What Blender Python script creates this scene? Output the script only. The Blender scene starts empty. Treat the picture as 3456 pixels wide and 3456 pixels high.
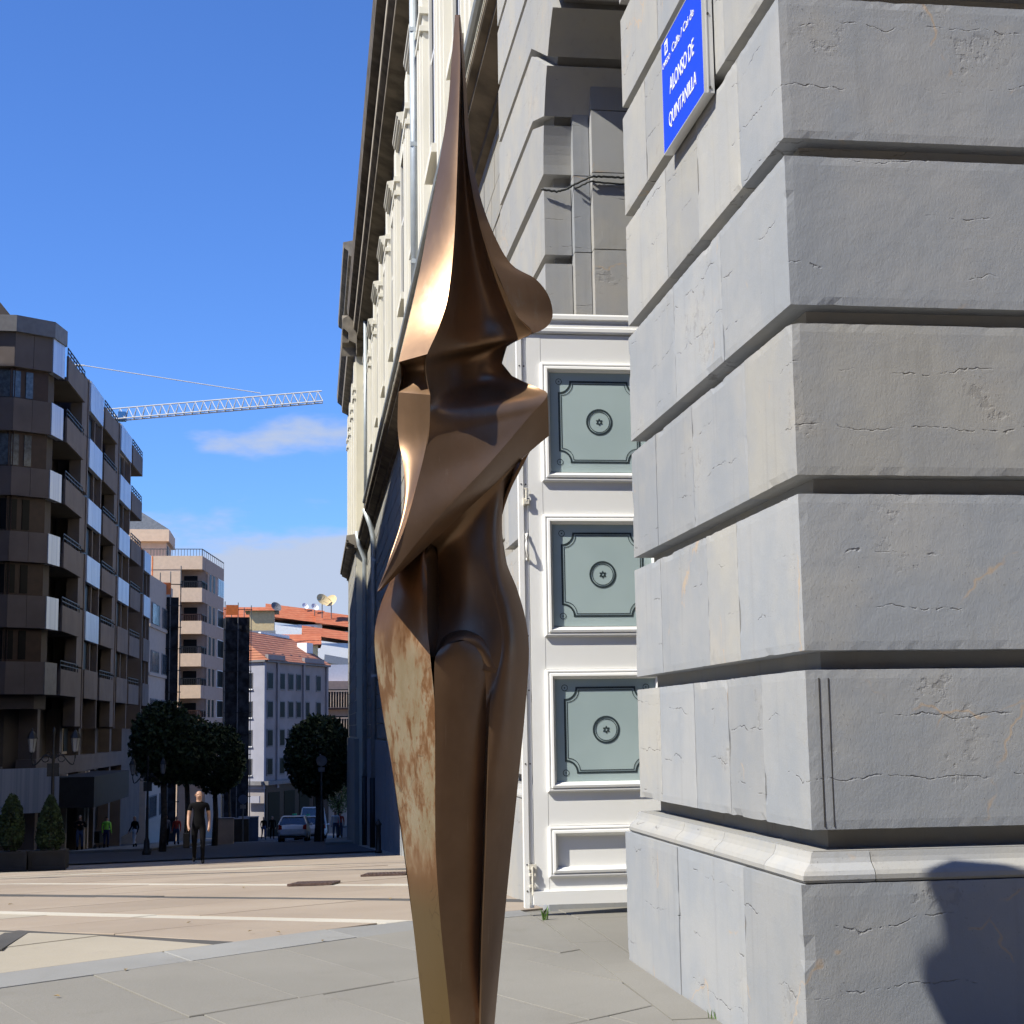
import bpy, bmesh, math, random
import numpy as np
from math import sin, cos, tan, pi, radians, sqrt, atan2
from mathutils import Vector, Matrix, noise

random.seed(7)
rng = np.random.default_rng(7)
scene = bpy.context.scene
col = scene.collection

# ------------------------------------------------------------------ camera
F_PX = 5200.0; YAW = radians(8.06); PITCH = radians(7.95); ROLL = radians(-0.85)
CAMLOC = np.array([0, 0, 1.0])
cam_d = bpy.data.cameras.new('camera'); cam = bpy.data.objects.new('camera', cam_d); col.objects.link(cam)
cam_d.sensor_fit = 'HORIZONTAL'; cam_d.sensor_width = 36.0; cam_d.lens = 36.0 * F_PX / 3456.0
cam_d.clip_start = 0.05; cam_d.clip_end = 5000
RM = Matrix.Rotation(-YAW, 3, 'Z') @ Matrix.Rotation(pi / 2 + PITCH, 3, 'X') @ Matrix.Rotation(ROLL, 3, 'Z')
cam.matrix_world = Matrix.Translation((0, 0, 1.0)) @ RM.to_4x4()
scene.camera = cam
RN = np.array(RM)

# ------------------------------------------------------------------ light
SUN_DIR = Vector((1.0, 0.42, -1.15)).normalized()
SUN_EL = math.asin(-SUN_DIR.z)
world = bpy.data.worlds.new('World'); scene.world = world; world.use_nodes = True
wt = world.node_tree; wt.nodes.clear()
wo = wt.nodes.new('ShaderNodeOutputWorld'); wb = wt.nodes.new('ShaderNodeBackground')
sky = wt.nodes.new('ShaderNodeTexSky'); sky.sky_type = 'NISHITA'; sky.sun_disc = False
sky.sun_elevation = SUN_EL; sky.sun_rotation = atan2(-SUN_DIR.x, -SUN_DIR.y)
sky.air_density = 1.0; sky.dust_density = 0.3; sky.ozone_density = 2.5; sky.altitude = 200
wb.inputs['Strength'].default_value = 0.062
tint = wt.nodes.new('ShaderNodeMix'); tint.data_type = 'RGBA'; tint.blend_type = 'MULTIPLY'
tint.inputs[0].default_value = 1.0; tint.inputs[7].default_value = (0.74, 1.17, 1.95, 1)
wt.links.new(sky.outputs[0], tint.inputs[6])
# clouds low over the roofs: soft noise in direction space, fading with height
tc = wt.nodes.new('ShaderNodeTexCoord')
mp = wt.nodes.new('ShaderNodeMapping'); mp.inputs['Scale'].default_value = (1.0, 1.0, 3.0); mp.inputs['Location'].default_value = (0.37, 0.1, 0.12)
wt.links.new(tc.outputs['Generated'], mp.inputs[0])
nz = wt.nodes.new('ShaderNodeTexNoise'); nz.inputs['Scale'].default_value = 11.0; nz.inputs['Detail'].default_value = 5; nz.inputs['Roughness'].default_value = 0.55
wt.links.new(mp.outputs[0], nz.inputs['Vector'])
sx = wt.nodes.new('ShaderNodeSeparateXYZ'); wt.links.new(tc.outputs['Generated'], sx.inputs[0])
hm = wt.nodes.new('ShaderNodeMapRange'); hm.inputs[1].default_value = 0.02; hm.inputs[2].default_value = 0.25; hm.inputs[3].default_value = 0.16; hm.inputs[4].default_value = -0.24
wt.links.new(sx.outputs[2], hm.inputs[0])
ad = wt.nodes.new('ShaderNodeMath'); ad.operation = 'ADD'; wt.links.new(hm.outputs[0], ad.inputs[1])
def wmath(op, a, b=None):
    q = wt.nodes.new('ShaderNodeMath'); q.operation = op
    for v, i in ((a, 0), (b, 1)):
        if v is None: continue
        if isinstance(v, (int, float)): q.inputs[i].default_value = v
        else: wt.links.new(v, q.inputs[i])
    return q.outputs[0]
ymx = wmath('MAXIMUM', sx.outputs[1], .02); uu = wmath('DIVIDE', sx.outputs[0], ymx); vv = wmath('DIVIDE', sx.outputs[2], ymx)
acc = nz.outputs[0]
for (u0, v0, su, sv, am) in ((-.045, .186, .035, .011, .24), (.01, .194, .05, .015, .34), (-.03, .094, .06, .028, .30), (.04, .10, .06, .03, .34), (-.30, .11, .12, .03, .16), (.22, .14, .1, .03, .16)):   # a small cumulus and the low banks
    e = wmath('ADD', wmath('POWER', wmath('DIVIDE', wmath('ABSOLUTE', wmath('SUBTRACT', uu, u0)), su), 2.0), wmath('POWER', wmath('DIVIDE', wmath('ABSOLUTE', wmath('SUBTRACT', vv, v0)), sv), 2.0))
    acc = wmath('ADD', acc, wmath('MULTIPLY', wmath('EXPONENT', wmath('MULTIPLY', e, -1.0)), am))
wt.links.new(acc, ad.inputs[0])
cr = wt.nodes.new('ShaderNodeMapRange'); cr.interpolation_type = 'SMOOTHSTEP'; cr.inputs[1].default_value = 0.5; cr.inputs[2].default_value = 0.78; cr.inputs[4].default_value = 0.92
wt.links.new(ad.outputs[0], cr.inputs[0])
cm = wt.nodes.new('ShaderNodeMix'); cm.data_type = 'RGBA'
wt.links.new(cr.outputs[0], cm.inputs[0]); wt.links.new(tint.outputs[2], cm.inputs[6]); cm.inputs[7].default_value = (5.2, 5.9, 7.4, 1)
wt.links.new(cm.outputs[2], wb.inputs['Color']); wt.links.new(wb.outputs[0], wo.inputs[0])

sun_d = bpy.data.lights.new('sun', 'SUN'); sun_d.energy = 4.6; sun_d.angle = radians(0.5); sun_d.color = (1.0, 0.955, 0.84)
sun = bpy.data.objects.new('sun', sun_d); col.objects.link(sun)
sun.rotation_euler = SUN_DIR.to_track_quat('-Z', 'Y').to_euler(); sun.location = (-20, -8, 25)

scene.view_settings.view_transform = 'Standard'; scene.view_settings.look = 'None'
scene.view_settings.gamma = 1.0; scene.view_settings.exposure = 0.75; scene.view_settings.use_curve_mapping = False
scene.render.engine = 'CYCLES'
scene.cycles.max_bounces = 4; scene.cycles.diffuse_bounces = 2; scene.cycles.glossy_bounces = 2; scene.cycles.transmission_bounces = 2
scene.cycles.caustics_reflective = False; scene.cycles.caustics_refractive = False
scene.cycles.use_adaptive_sampling = True; scene.cycles.adaptive_threshold = 0.03; scene.cycles.use_denoising = True
world.cycles.sampling_method = 'MANUAL'; world.cycles.sample_map_resolution = 256

# ------------------------------------------------------------------ measuring helpers (photo pixel -> place in the world)
def ray(x, y): return RN @ np.array([(x - 1728) / F_PX, -(y - 1728) / F_PX, -1.0])
def onY(x, y, Y): d = ray(x, y); return CAMLOC + d * (Y / d[1])
def onX(x, y, X): d = ray(x, y); return CAMLOC + d * (X / d[0])
KD = 3456 / 1932.0
def gz(x, y):
    return float(np.interp(y - .16 * x, [0, 8.1, 17, 38.9, 92, 200], [0, 0, -.50, -2.15, -5.4, -12.0]))

# ------------------------------------------------------------------ mesh builder
class MB:
    def __init__(s): s.v = []; s.f = []; s.m = []
    def add(s, vs, fs, mi=0):
        o = len(s.v); s.v.extend([tuple(map(float, p)) for p in vs]); s.f.extend([tuple(i + o for i in f) for f in fs]); s.m.extend([mi] * len(fs)); return s
    def box(s, x0, x1, y0, y1, z0, z1, mi=0):
        return s.add([(x0,y0,z0),(x1,y0,z0),(x1,y1,z0),(x0,y1,z0),(x0,y0,z1),(x1,y0,z1),(x1,y1,z1),(x0,y1,z1)],
                     [(0,3,2,1),(4,5,6,7),(0,1,5,4),(1,2,6,5),(2,3,7,6),(3,0,4,7)], mi)
    def poly_prism(s, pts, a, b, mi=0):
        """pts: list of 3D points (planar), extruded by vector b-a offsets: a,b are 3-vectors added"""
        n = len(pts); P = [tuple(np.add(p, a)) for p in pts] + [tuple(np.add(p, b)) for p in pts]
        fs = [tuple(range(n - 1, -1, -1)), tuple(range(n, 2 * n))] + [(i, (i + 1) % n, n + (i + 1) % n, n + i) for i in range(n)]
        return s.add(P, fs, mi)
    def tube(s, path, r, n=8, mi=0, cap=True):
        path = [Vector(p) for p in path]; rs = r if isinstance(r, (list, tuple)) else [r] * len(path)
        rings = []
        for i, p in enumerate(path):
            t = (path[min(i + 1, len(path) - 1)] - path[max(i - 1, 0)]); t = t.normalized() if t.length > 1e-9 else Vector((0, 0, 1))
            up = Vector((0, 0, 1)) if abs(t.z) < .95 else Vector((1, 0, 0))
            a = t.cross(up).normalized(); b = t.cross(a)
            rings.append([p + a * (rs[i] * cos(2 * pi * k / n)) + b * (rs[i] * sin(2 * pi * k / n)) for k in range(n)])
        vs = [q for R in rings for q in R]; fs = []
        for i in range(len(path) - 1):
            for k in range(n): fs.append((i * n + k, i * n + (k + 1) % n, (i + 1) * n + (k + 1) % n, (i + 1) * n + k))
        if cap: fs += [tuple(range(n - 1, -1, -1)), tuple(range((len(path) - 1) * n, len(path) * n))]
        return s.add(vs, fs, mi)
    def lathe(s, prof, c=(0, 0, 0), n=16, mi=0, axis='Z'):
        vs = []; fs = []
        for (r, h) in prof:
            for k in range(n):
                a = 2 * pi * k / n; x, y, z = r * cos(a), r * sin(a), h
                if axis == 'Y': x, y, z = x, z, y
                if axis == 'X': x, y, z = z, x, y
                vs.append((c[0] + x, c[1] + y, c[2] + z))
        for i in range(len(prof) - 1):
            for k in range(n): fs.append((i * n + k, i * n + (k + 1) % n, (i + 1) * n + (k + 1) % n, (i + 1) * n + k))
        fs += [tuple(range(n - 1, -1, -1)), tuple(range((len(prof) - 1) * n, len(prof) * n))]
        return s.add(vs, fs, mi)
    def sphere(s, c, r, nu=10, nv=7, mi=0):
        r = r if isinstance(r, (tuple, list)) else (r, r, r)
        prof = [(max(1e-4, sin(pi * i / nv)), -cos(pi * i / nv)) for i in range(nv + 1)]
        vs = []; fs = []
        for (q, h) in prof:
            for k in range(nu): vs.append((c[0] + r[0] * q * cos(2 * pi * k / nu), c[1] + r[1] * q * sin(2 * pi * k / nu), c[2] + r[2] * h))
        for i in range(nv):
            for k in range(nu): fs.append((i * nu + k, i * nu + (k + 1) % nu, (i + 1) * nu + (k + 1) % nu, (i + 1) * nu + k))
        return s.add(vs, fs, mi)
    def profile_run(s, prof, p0, p1, out, mi=0, close=True):
        """prof: (offset outward, z) list swept along straight p0->p1 (xy); out = outward unit xy"""
        n = len(prof); vs = []
        for p in (p0, p1):
            for (o, z) in prof: vs.append((p[0] + out[0] * o, p[1] + out[1] * o, z))
        fs = [(i, i + 1, n + i + 1, n + i) for i in range(n - 1)]
        if close: fs += [(n - 1, 0, n, 2 * n - 1), tuple(range(n - 1, -1, -1)), tuple(range(n, 2 * n))]
        return s.add(vs, fs, mi)
    def build(s, name, mat, parent=None, org=(0, 0, 0), smooth=False, fix=True):
        me = bpy.data.meshes.new(name)
        me.from_pydata([(x - org[0], y - org[1], z - org[2]) for x, y, z in s.v], [], s.f)
        mats = mat if isinstance(mat, (list, tuple)) else [mat]
        for m in mats: me.materials.append(m)
        if len(mats) > 1: me.polygons.foreach_set('material_index', s.m)
        if fix:
            bm = bmesh.new(); bm.from_mesh(me); bmesh.ops.recalc_face_normals(bm, faces=bm.faces); bm.to_mesh(me); bm.free()
        if smooth: me.polygons.foreach_set('use_smooth', [True] * len(me.polygons))
        me.update()
        o = bpy.data.objects.new(name, me); col.objects.link(o)
        if parent is not None: o.parent = parent
        return o

def thing(name, label, cat, loc=(0, 0, 0), rotz=0.0, group=None):
    o = bpy.data.objects.new(name, None); o.empty_display_size = .2; col.objects.link(o)
    o.location = tuple(map(float, loc)); o.rotation_euler = (0, 0, rotz); o['label'] = label; o['category'] = cat
    if group: o['group'] = group
    return o
def tag(o, label=None, cat=None, group=None, kind=None):
    if label: o['label'] = label
    if cat: o['category'] = cat
    if group: o['group'] = group
    if kind: o['kind'] = kind
    return o
def copy_obj(o, parent=None, loc=None, rotz=None):
    c = o.copy(); col.objects.link(c)
    if parent is not None: c.parent = parent
    if loc is not None: c.location = loc
    if rotz is not None: c.rotation_euler = (0, 0, rotz)
    return c

# ------------------------------------------------------------------ materials
class NT:
    def __init__(s, name):
        s.m = bpy.data.materials.new(name); s.m.use_nodes = True; s.t = s.m.node_tree; s.N = s.t.nodes; s.L = s.t.links
        s.b = s.N['Principled BSDF']; s._p = None
    def n(s, t, **k):
        q = s.N.new(t)
        for a, b in k.items():
            if hasattr(q, a): setattr(q, a, b)
            else: q.inputs[a.replace('_', ' ')].default_value = b
        return q
    def link(s, a, b): s.L.new(a, b)
    def pos(s, rand=0.0):
        g = s.n('ShaderNodeNewGeometry').outputs['Position']
        if rand:
            oi = s.n('ShaderNodeObjectInfo'); mu = s.n('ShaderNodeMath', operation='MULTIPLY'); s.link(oi.outputs['Random'], mu.inputs[0]); mu.inputs[1].default_value = rand
            cb = s.n('ShaderNodeCombineXYZ'); s.link(mu.outputs[0], cb.inputs[0]); s.link(mu.outputs[0], cb.inputs[2])
            va = s.n('ShaderNodeVectorMath', operation='ADD'); s.link(g, va.inputs[0]); s.link(cb.outputs[0], va.inputs[1]); return va.outputs[0]
        return g
    def scaled(s, v, sc):
        q = s.n('ShaderNodeVectorMath', operation='MULTIPLY'); s.link(v, q.inputs[0]); q.inputs[1].default_value = sc; return q.outputs[0]
    def noise(s, v, scale, detail=5, rough=.55, dist=0.0):
        q = s.n('ShaderNodeTexNoise'); s.link(v, q.inputs['Vector']); q.inputs['Scale'].default_value = scale; q.inputs['Detail'].default_value = detail
        q.inputs['Roughness'].default_value = rough; q.inputs['Distortion'].default_value = dist; return q.outputs[0]
    def ramp(s, f, a, b, lo=0.0, hi=1.0):
        q = s.n('ShaderNodeMapRange'); q.interpolation_type = 'SMOOTHSTEP'; s.link(f, q.inputs[0])
        q.inputs[1].default_value = a; q.inputs[2].default_value = b; q.inputs[3].default_value = lo; q.inputs[4].default_value = hi; return q.outputs[0]
    def mix(s, f, a, b, mode='MIX'):
        q = s.n('ShaderNodeMix'); q.data_type = 'RGBA'; q.blend_type = mode
        for v, i in ((f, 0), (a, 6), (b, 7)):
            if isinstance(v, (int, float)): q.inputs[i].default_value = v
            elif isinstance(v, tuple): q.inputs[i].default_value = (*v, 1) if len(v) == 3 else v
            else: s.link(v, q.inputs[i])
        return q.outputs[2]
    def math(s, op, a, b=None):
        q = s.n('ShaderNodeMath', operation=op)
        for v, i in ((a, 0), (b, 1)):
            if v is None: continue
            if isinstance(v, (int, float)): q.inputs[i].default_value = v
            else: s.link(v, q.inputs[i])
        return q.outputs[0]
    def bump(s, h, strength=.3, dist=.01, normal=None):
        q = s.n('ShaderNodeBump'); s.link(h, q.inputs['Height']); q.inputs['Strength'].default_value = strength; q.inputs['Distance'].default_value = dist
        if normal is not None: s.link(normal, q.inputs['Normal'])
        return q.outputs[0]
    def out(s, colr=None, rough=None, normal=None, metal=None, spec=None):
        def put(v, i):
            if v is None: return
            if isinstance(v, (int, float)): s.b.inputs[i].default_value = v
            elif isinstance(v, tuple): s.b.inputs[i].default_value = (*v, 1) if len(v) == 3 else v
            else: s.link(v, s.b.inputs[i])
        put(colr, 'Base Color'); put(rough, 'Roughness'); put(normal, 'Normal'); put(metal, 'Metallic'); put(spec, 'Specular IOR Level')
        return s.m

def plain(name, c, rough=.7, metal=0.0, var=.12, scale=3.0, spec=.4, bump=0.0, bscale=40.0):
    t = NT(name); p = t.pos()
    f = t.noise(p, scale, 5)
    c2 = tuple(x * (1 - var) for x in c); c3 = tuple(min(1, x * (1 + var)) for x in c)
    cc = t.mix(t.ramp(f, .3, .7), c2, c3)
    nm = t.bump(t.noise(p, bscale, 4), bump, .01) if bump else None
    return t.out(cc, rough, nm, metal, spec)

def stone_mat(name, base, blue, warm, tool=1.0, scale=1.0, randvar=.09):
    t = NT(name); p = t.pos(17.0)
    oi = t.n('ShaderNodeObjectInfo').outputs['Random']
    wn = t.n('ShaderNodeTexNoise'); t.link(p, wn.inputs['Vector']); wn.inputs['Scale'].default_value = 2.6 * scale; wn.inputs['Detail'].default_value = 4; wn.inputs['Roughness'].default_value = .62
    big = wn.outputs[0]; sep = t.n('ShaderNodeSeparateColor'); t.link(wn.outputs['Color'], sep.inputs[0]); c1, c2 = sep.outputs[1], sep.outputs[2]
    c = t.mix(t.ramp(big, .35, .66), blue, base)
    c = t.mix(t.ramp(c1, .52, .75, 0, .6), c, warm)
    st = t.noise(t.scaled(p, (14, 14, .7)), 1.6 * scale, 2, .5)          # rain streaks
    c = t.mix(t.ramp(st, .55, .8, 0, .30), c, tuple(x * .7 for x in base))
    dk = t.math('ADD', t.math('MULTIPLY', oi, randvar * 2), 1 - randvar)
    mul = t.n('ShaderNodeVectorMath', operation='SCALE'); t.link(c, mul.inputs[0]); t.link(dk, mul.inputs['Scale']); c = mul.outputs[0]
    wp = t.n('ShaderNodeVectorMath', operation='MULTIPLY_ADD'); t.link(wn.outputs['Color'], wp.inputs[0]); wp.inputs[1].default_value = (.3, .3, .3); t.link(p, wp.inputs[2])
    fine = t.noise(t.scaled(p, (1, 1, .6)), 150, 4, .68)
    mid = t.noise(p, 26, 3, .6)
    sz = t.n('ShaderNodeSeparateXYZ'); t.link(p, sz.inputs[0])
    # ragged bedding fissures: nearly level lines, broken up
    zz_ = t.math('ADD', sz.outputs[2], t.math('ADD', t.math('MULTIPLY', big, .16), t.math('MULTIPLY', mid, .022)))
    fr_ = t.math('ABSOLUTE', t.math('SUBTRACT', t.math('FRACT', t.math('MULTIPLY', zz_, 5.3)), .5))
    gate = t.math('MULTIPLY', t.ramp(c2, .50, .56), t.ramp(mid, .42, .56))
    crack = t.math('MULTIPLY', t.ramp(fr_, .0, .017, 1, 0), gate)
    rub = t.math('MULTIPLY', t.math('MULTIPLY', t.ramp(c1, .56, .62), t.ramp(c2, .50, .58)), t.ramp(mid, .50, .62))   # crumbled patches
    vo2 = t.n('ShaderNodeTexVoronoi', feature='DISTANCE_TO_EDGE'); t.link(wp.outputs[0], vo2.inputs['Vector']); vo2.inputs['Scale'].default_value = .95
    vein = t.math('MULTIPLY', t.ramp(vo2.outputs['Distance'], .0, .007, 1, 0), t.ramp(c1, .53, .6))
    c = t.mix(t.math('MULTIPLY', vein, .6), c, (.46, .33, .21))
    pits = t.math('MULTIPLY', t.ramp(fine, .64, .72), t.ramp(c1, .50, .60))
    cp = t.math('MAXIMUM', crack, t.math('MAXIMUM', pits, t.math('MULTIPLY', rub, .35)))
    c = t.mix(t.math('MULTIPLY', cp, .5), c, (.07, .06, .055))
    c = t.mix(t.ramp(fine, .34, .22, 0, .3), c, (.6, .6, .58))
    h = t.math('SUBTRACT', t.math('MULTIPLY', fine, .55 * tool), t.math('MULTIPLY', cp, 1.5))
    return t.out(c, .8, t.bump(h, .6, .003), 0, .3)

M = {}
M['stone'] = stone_mat('grey limestone', (.352, .342, .318), (.308, .312, .316), (.385, .355, .312))
M['stone_blue'] = stone_mat('blue grey limestone', (.308, .312, .318), (.265, .28, .302), (.348, .335, .312))
M['stone_core'] = stone_mat('limestone joint', (.28, .27, .25), (.25, .26, .27), (.30, .28, .25))
M['stone_far'] = stone_mat('far limestone', (.33, .31, .27), (.28, .28, .27), (.36, .32, .26), .6, .5)
M['plinth_far'] = stone_mat('far plinth stone', (.30, .30, .30), (.25, .27, .30), (.32, .31, .29), .6, .6)
M['cream'] = plain('cream render', (.60, .565, .455), .8, var=.05, scale=.8, bump=.1)
M['cream_light'] = plain('pale cream render', (.66, .635, .56), .8, var=.04, scale=.8, bump=.1)
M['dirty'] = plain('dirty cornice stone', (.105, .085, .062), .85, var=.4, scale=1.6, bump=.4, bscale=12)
M['cornice_lit'] = plain('sunlit cornice stone', (.33, .29, .23), .85, var=.25, scale=1.6)  # paler copy of the cornice stone; sunlight on the lips put into colour
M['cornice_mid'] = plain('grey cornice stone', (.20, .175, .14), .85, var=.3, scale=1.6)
M['zinc'] = plain('zinc pipe', (.42, .46, .48), .45, .3, var=.08)
M['white'] = plain('white door paint', (.84, .83, .80), .32, var=.015, scale=2, spec=.5)
M['white_metal'] = plain('white painted iron', (.78, .76, .71), .4, var=.05)
M['brass'] = plain('cream painted iron bolt', (.66, .62, .53), .45, var=.12, scale=30)
M['ink'] = plain('dark print', (.035, .05, .055), .4, var=.05)
M['dark_hole'] = plain('screw hole', (.05, .045, .04), .7)
M['blue'] = plain('blue enamel', (.012, .055, .72), .25, var=.03, spec=.5)
M['sign_white'] = plain('white lettering', (.82, .83, .85), .35, var=.02)
M['alu'] = plain('aluminium frame', (.62, .62, .60), .35, .35, var=.04)
M['cable'] = plain('black cable', (.02, .022, .022), .5)
M['grass'] = plain('weed leaf', (.10, .19, .035), .6, var=.3, scale=40)
M['iron'] = plain('black cast iron', (.018, .019, .02), .5, .2, var=.2)
M['lamp_glass'] = plain('lantern glass', (.20, .21, .22), .3, spec=.3)
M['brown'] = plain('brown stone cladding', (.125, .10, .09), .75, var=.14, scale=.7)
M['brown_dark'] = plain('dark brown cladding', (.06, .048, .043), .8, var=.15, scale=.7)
M['capping'] = plain('grey capping', (.15, .145, .15), .6, var=.12)
M['wood'] = plain('brown window wood', (.04, .018, .011), .5, var=.2)
M['dark_room'] = plain('dark window', (.006, .006, .007), .4, spec=.15)
M['curtain'] = plain('window pane with curtain', (.07, .085, .10), .15, var=.35, scale=5, spec=.8)
M['pink'] = plain('pink render', (.66, .49, .345), .85, var=.05)
M['pink_dark'] = plain('dusky and shaded pink render', (.42, .31, .245), .85, var=.06)  # puts side-face shade of the pink building into colour; plain tone on end building
M['beige'] = plain('beige render', (.45, .37, .31), .85, var=.06)
M['grey_wall'] = plain('grey stucco', (.25, .225, .222), .85, var=.1, scale=.6)
M['pale_wall'] = plain('pale blue grey stucco', (.28, .28, .325), .85, var=.06, scale=.6)
M['white_wall'] = plain('white hillside render', (.78, .78, .78), .85, var=.03)
M['ochre_wall'] = plain('ochre render', (.56, .43, .23), .85, var=.08)
M['slate'] = plain('slate roof', (.09, .10, .115), .6, var=.2, scale=4)
M['foliage'] = plain('dark clipped foliage', (.024, .043, .014), .7, var=.6, scale=6)
M['foliage2'] = plain('yellow green foliage', (.10, .13, .03), .6, var=.45, scale=6)  # brighter, yellower leaf colour
M['bark'] = plain('bark', (.075, .06, .045), .9, var=.3, scale=9, bump=.5)
M['planter'] = plain('dark planter', (.022, .021, .02), .7, var=.2)
M['asphalt_shade'] = plain('asphalt_shade', (.05, .05, .055), .9, var=.2, scale=6, bump=.3)
M['road_white'] = plain('road paint', (.7, .69, .66), .7, var=.1)
M['crane_paint'] = plain('crane paint', (.50, .49, .46), .5, var=.08)
M['crane_blue'] = plain('crane cab blue', (.03, .12, .30), .4)
M['net'] = plain('scaffold netting', (.022, .023, .026), .95, var=.6, scale=1.6, spec=.1)
M['steel'] = plain('scaffold steel', (.12, .12, .12), .6, .3)
M['orange'] = plain('orange guard', (.55, .14, .03), .6)
M['car_white'] = plain('white car paint', (.72, .72, .73), .25, var=.02, spec=.6)
M['car_glass'] = plain('car glass', (.02, .025, .05), .05, spec=.9)
M['tyre'] = plain('tyre', (.02, .02, .02), .85)
M['rim'] = plain('wheel rim', (.4, .4, .41), .35, .7)
M['tail'] = plain('tail light', (.28, .02, .015), .25)
M['green_light'] = plain('green roof lamp', (.05, .5, .28), .3)
M['plate'] = plain('number plate', (.7, .7, .68), .5)
M['skin'] = plain('skin', (.38, .22, .15), .55, var=.08)
M['hair'] = plain('dark hair', (.02, .014, .01), .7)
M['hair_grey'] = plain('grey hair', (.4, .4, .4), .7)
M['black_cloth'] = plain('black cloth', (.006, .006, .007), .95, spec=.08)
M['navy'] = plain('navy cloth', (.02, .03, .09), .85)
M['denim'] = plain('denim', (.045, .07, .14), .85)
M['white_cloth'] = plain('white cloth', (.62, .64, .68), .85)
M['grey_cloth'] = plain('grey cloth', (.22, .22, .24), .85)
M['red_cloth'] = plain('red cloth', (.45, .05, .03), .85)
M['hivis'] = plain('hi-vis yellow green', (.30, .75, .08), .7)
M['leaf_dry'] = plain('dry leaf', (.20, .14, .06), .8, var=.4, scale=20)

# silver ribbed panels
t = NT('silver ribbed metal'); p = t.pos()
rib = t.noise(t.scaled(p, (9, 3.4, .02)), 1.0, 2, .5)
M['silver'] = t.out(t.mix(t.ramp(rib, .35, .65), (.36, .41, .52), (.50, .54, .63)), .42, t.bump(rib, .3, .03), .55, .5)
# frosted glass of the door
t = NT('frosted glass'); p = t.pos()
f = t.noise(p, 1.6, 3)
M['frost'] = t.out(t.mix(t.ramp(f, .3, .7), (.37, .46, .46), (.43, .525, .52)), .2, None, 0, .6)
# red clay tiles (rows run along the eaves)
def tile_mat(name, a, b, k):
    t = NT(name); p = t.pos()
    w = t.n('ShaderNodeTexWave', wave_type='BANDS', bands_direction='Z'); t.link(p, w.inputs['Vector']); w.inputs['Scale'].default_value = k; w.inputs['Distortion'].default_value = .6
    c = t.mix(t.ramp(t.noise(p, 1.1, 5), .3, .7), a, b)
    c = t.mix(t.ramp(w.outputs['Fac'], .0, .45, .45, 0), c, tuple(x * .45 for x in a))
    return t.out(c, .85, t.bump(w.outputs['Fac'], .5, .08), 0, .3)
M['tiles'] = tile_mat('red clay tiles', (.36, .13, .075), (.44, .19, .11), 1.1)
M['tiles_far'] = tile_mat('orange clay tiles', (.38, .105, .048), (.44, .15, .075), .8)

# pavements
def pave_mat(name, a, b, stain, rough=.8, rand=.08):
    t = NT(name); p = t.pos(); oi = t.n('ShaderNodeObjectInfo').outputs['Random']
    c = t.mix(t.ramp(t.noise(p, .9, 6, .6), .3, .7), a, b)
    c = t.mix(t.ramp(t.noise(p, 2.6, 6, .65), .55, .75, 0, .5), c, stain)
    spk = t.noise(p, 150, 2, .6)
    c = t.mix(t.ramp(spk, .6, .75, 0, .35), c, tuple(min(1, x * 1.5) for x in b))
    c = t.mix(t.ramp(spk, .4, .25, 0, .4), c, tuple(x * .45 for x in a))
    dk = t.math('ADD', t.math('MULTIPLY', oi, rand * 2), 1 - rand)
    mul = t.n('ShaderNodeVectorMath', operation='SCALE'); t.link(c, mul.inputs[0]); t.link(dk, mul.inputs['Scale'])
    return t.out(mul.outputs[0], rough, t.bump(t.noise(p, 90, 4), .35, .004), 0, .3)
M['pave_grey'] = pave_mat('grey paving', (.19, .18, .158), (.215, .204, .18), (.162, .151, .128), rand=.03)
M['pave_kerb'] = pave_mat('kerb paving', (.20, .198, .19), (.24, .238, .228), (.165, .16, .15))
M['pave_joint'] = pave_mat('paving joint', (.135, .127, .108), (.165, .155, .132), (.10, .098, .075))
M['plaza'] = pave_mat('tan plaza paving', (.265, .214, .166), (.302, .25, .197), (.235, .204, .17), rand=.07)
M['plaza_pale'] = pave_mat('pale plaza paving', (.32, .285, .225), (.355, .315, .25), (.28, .25, .205))
M['plaza_white'] = pave_mat('white plaza strip', (.40, .37, .315), (.45, .42, .36), (.34, .32, .28))
M['plaza_dark'] = pave_mat('dark drainage strip', (.06, .058, .055), (.085, .08, .075), (.05, .047, .045))
M['grate'] = plain('rusty drain grate', (.10, .065, .055), .7, .3, var=.3, scale=30)

# bronze
t = NT('bronze patina'); p = t.pos()
n1 = t.noise(p, 3.0, 5, .6); n2 = t.noise(t.scaled(p, (1, 1, .3)), 9, 5, .65)
c = t.mix(t.ramp(n1, .3, .7), (.21, .128, .074), (.285, .178, .105))
c = t.mix(t.ramp(n2, .55, .8, 0, .5), c, (.16, .075, .038))
dep = t.math('MULTIPLY', t.ramp(t.noise(t.scaled(p, (1, 1, .4)), 16, 6, .72), .56, .70), t.ramp(n1, .48, .60))      # pale deposits
c = t.mix(t.math('MULTIPLY', dep, .38), c, (.30, .27, .21))
scr0 = t.ramp(t.noise(t.scaled(p, (60, 60, 3)), 2.0, 3, .6), .66, .72)
c = t.mix(t.math('MULTIPLY', scr0, .25), c, (.38, .27, .18))
M['bronze'] = t.out(c, t.ramp(n2, .3, .8, .31, .43), t.bump(t.noise(p, 35, 3), .05, .004), .76, .4)
t = NT('weathered bronze'); p = t.pos()
sxyz = t.n('ShaderNodeSeparateXYZ'); t.link(p, sxyz.inputs[0]); z = sxyz.outputs[2]
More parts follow.
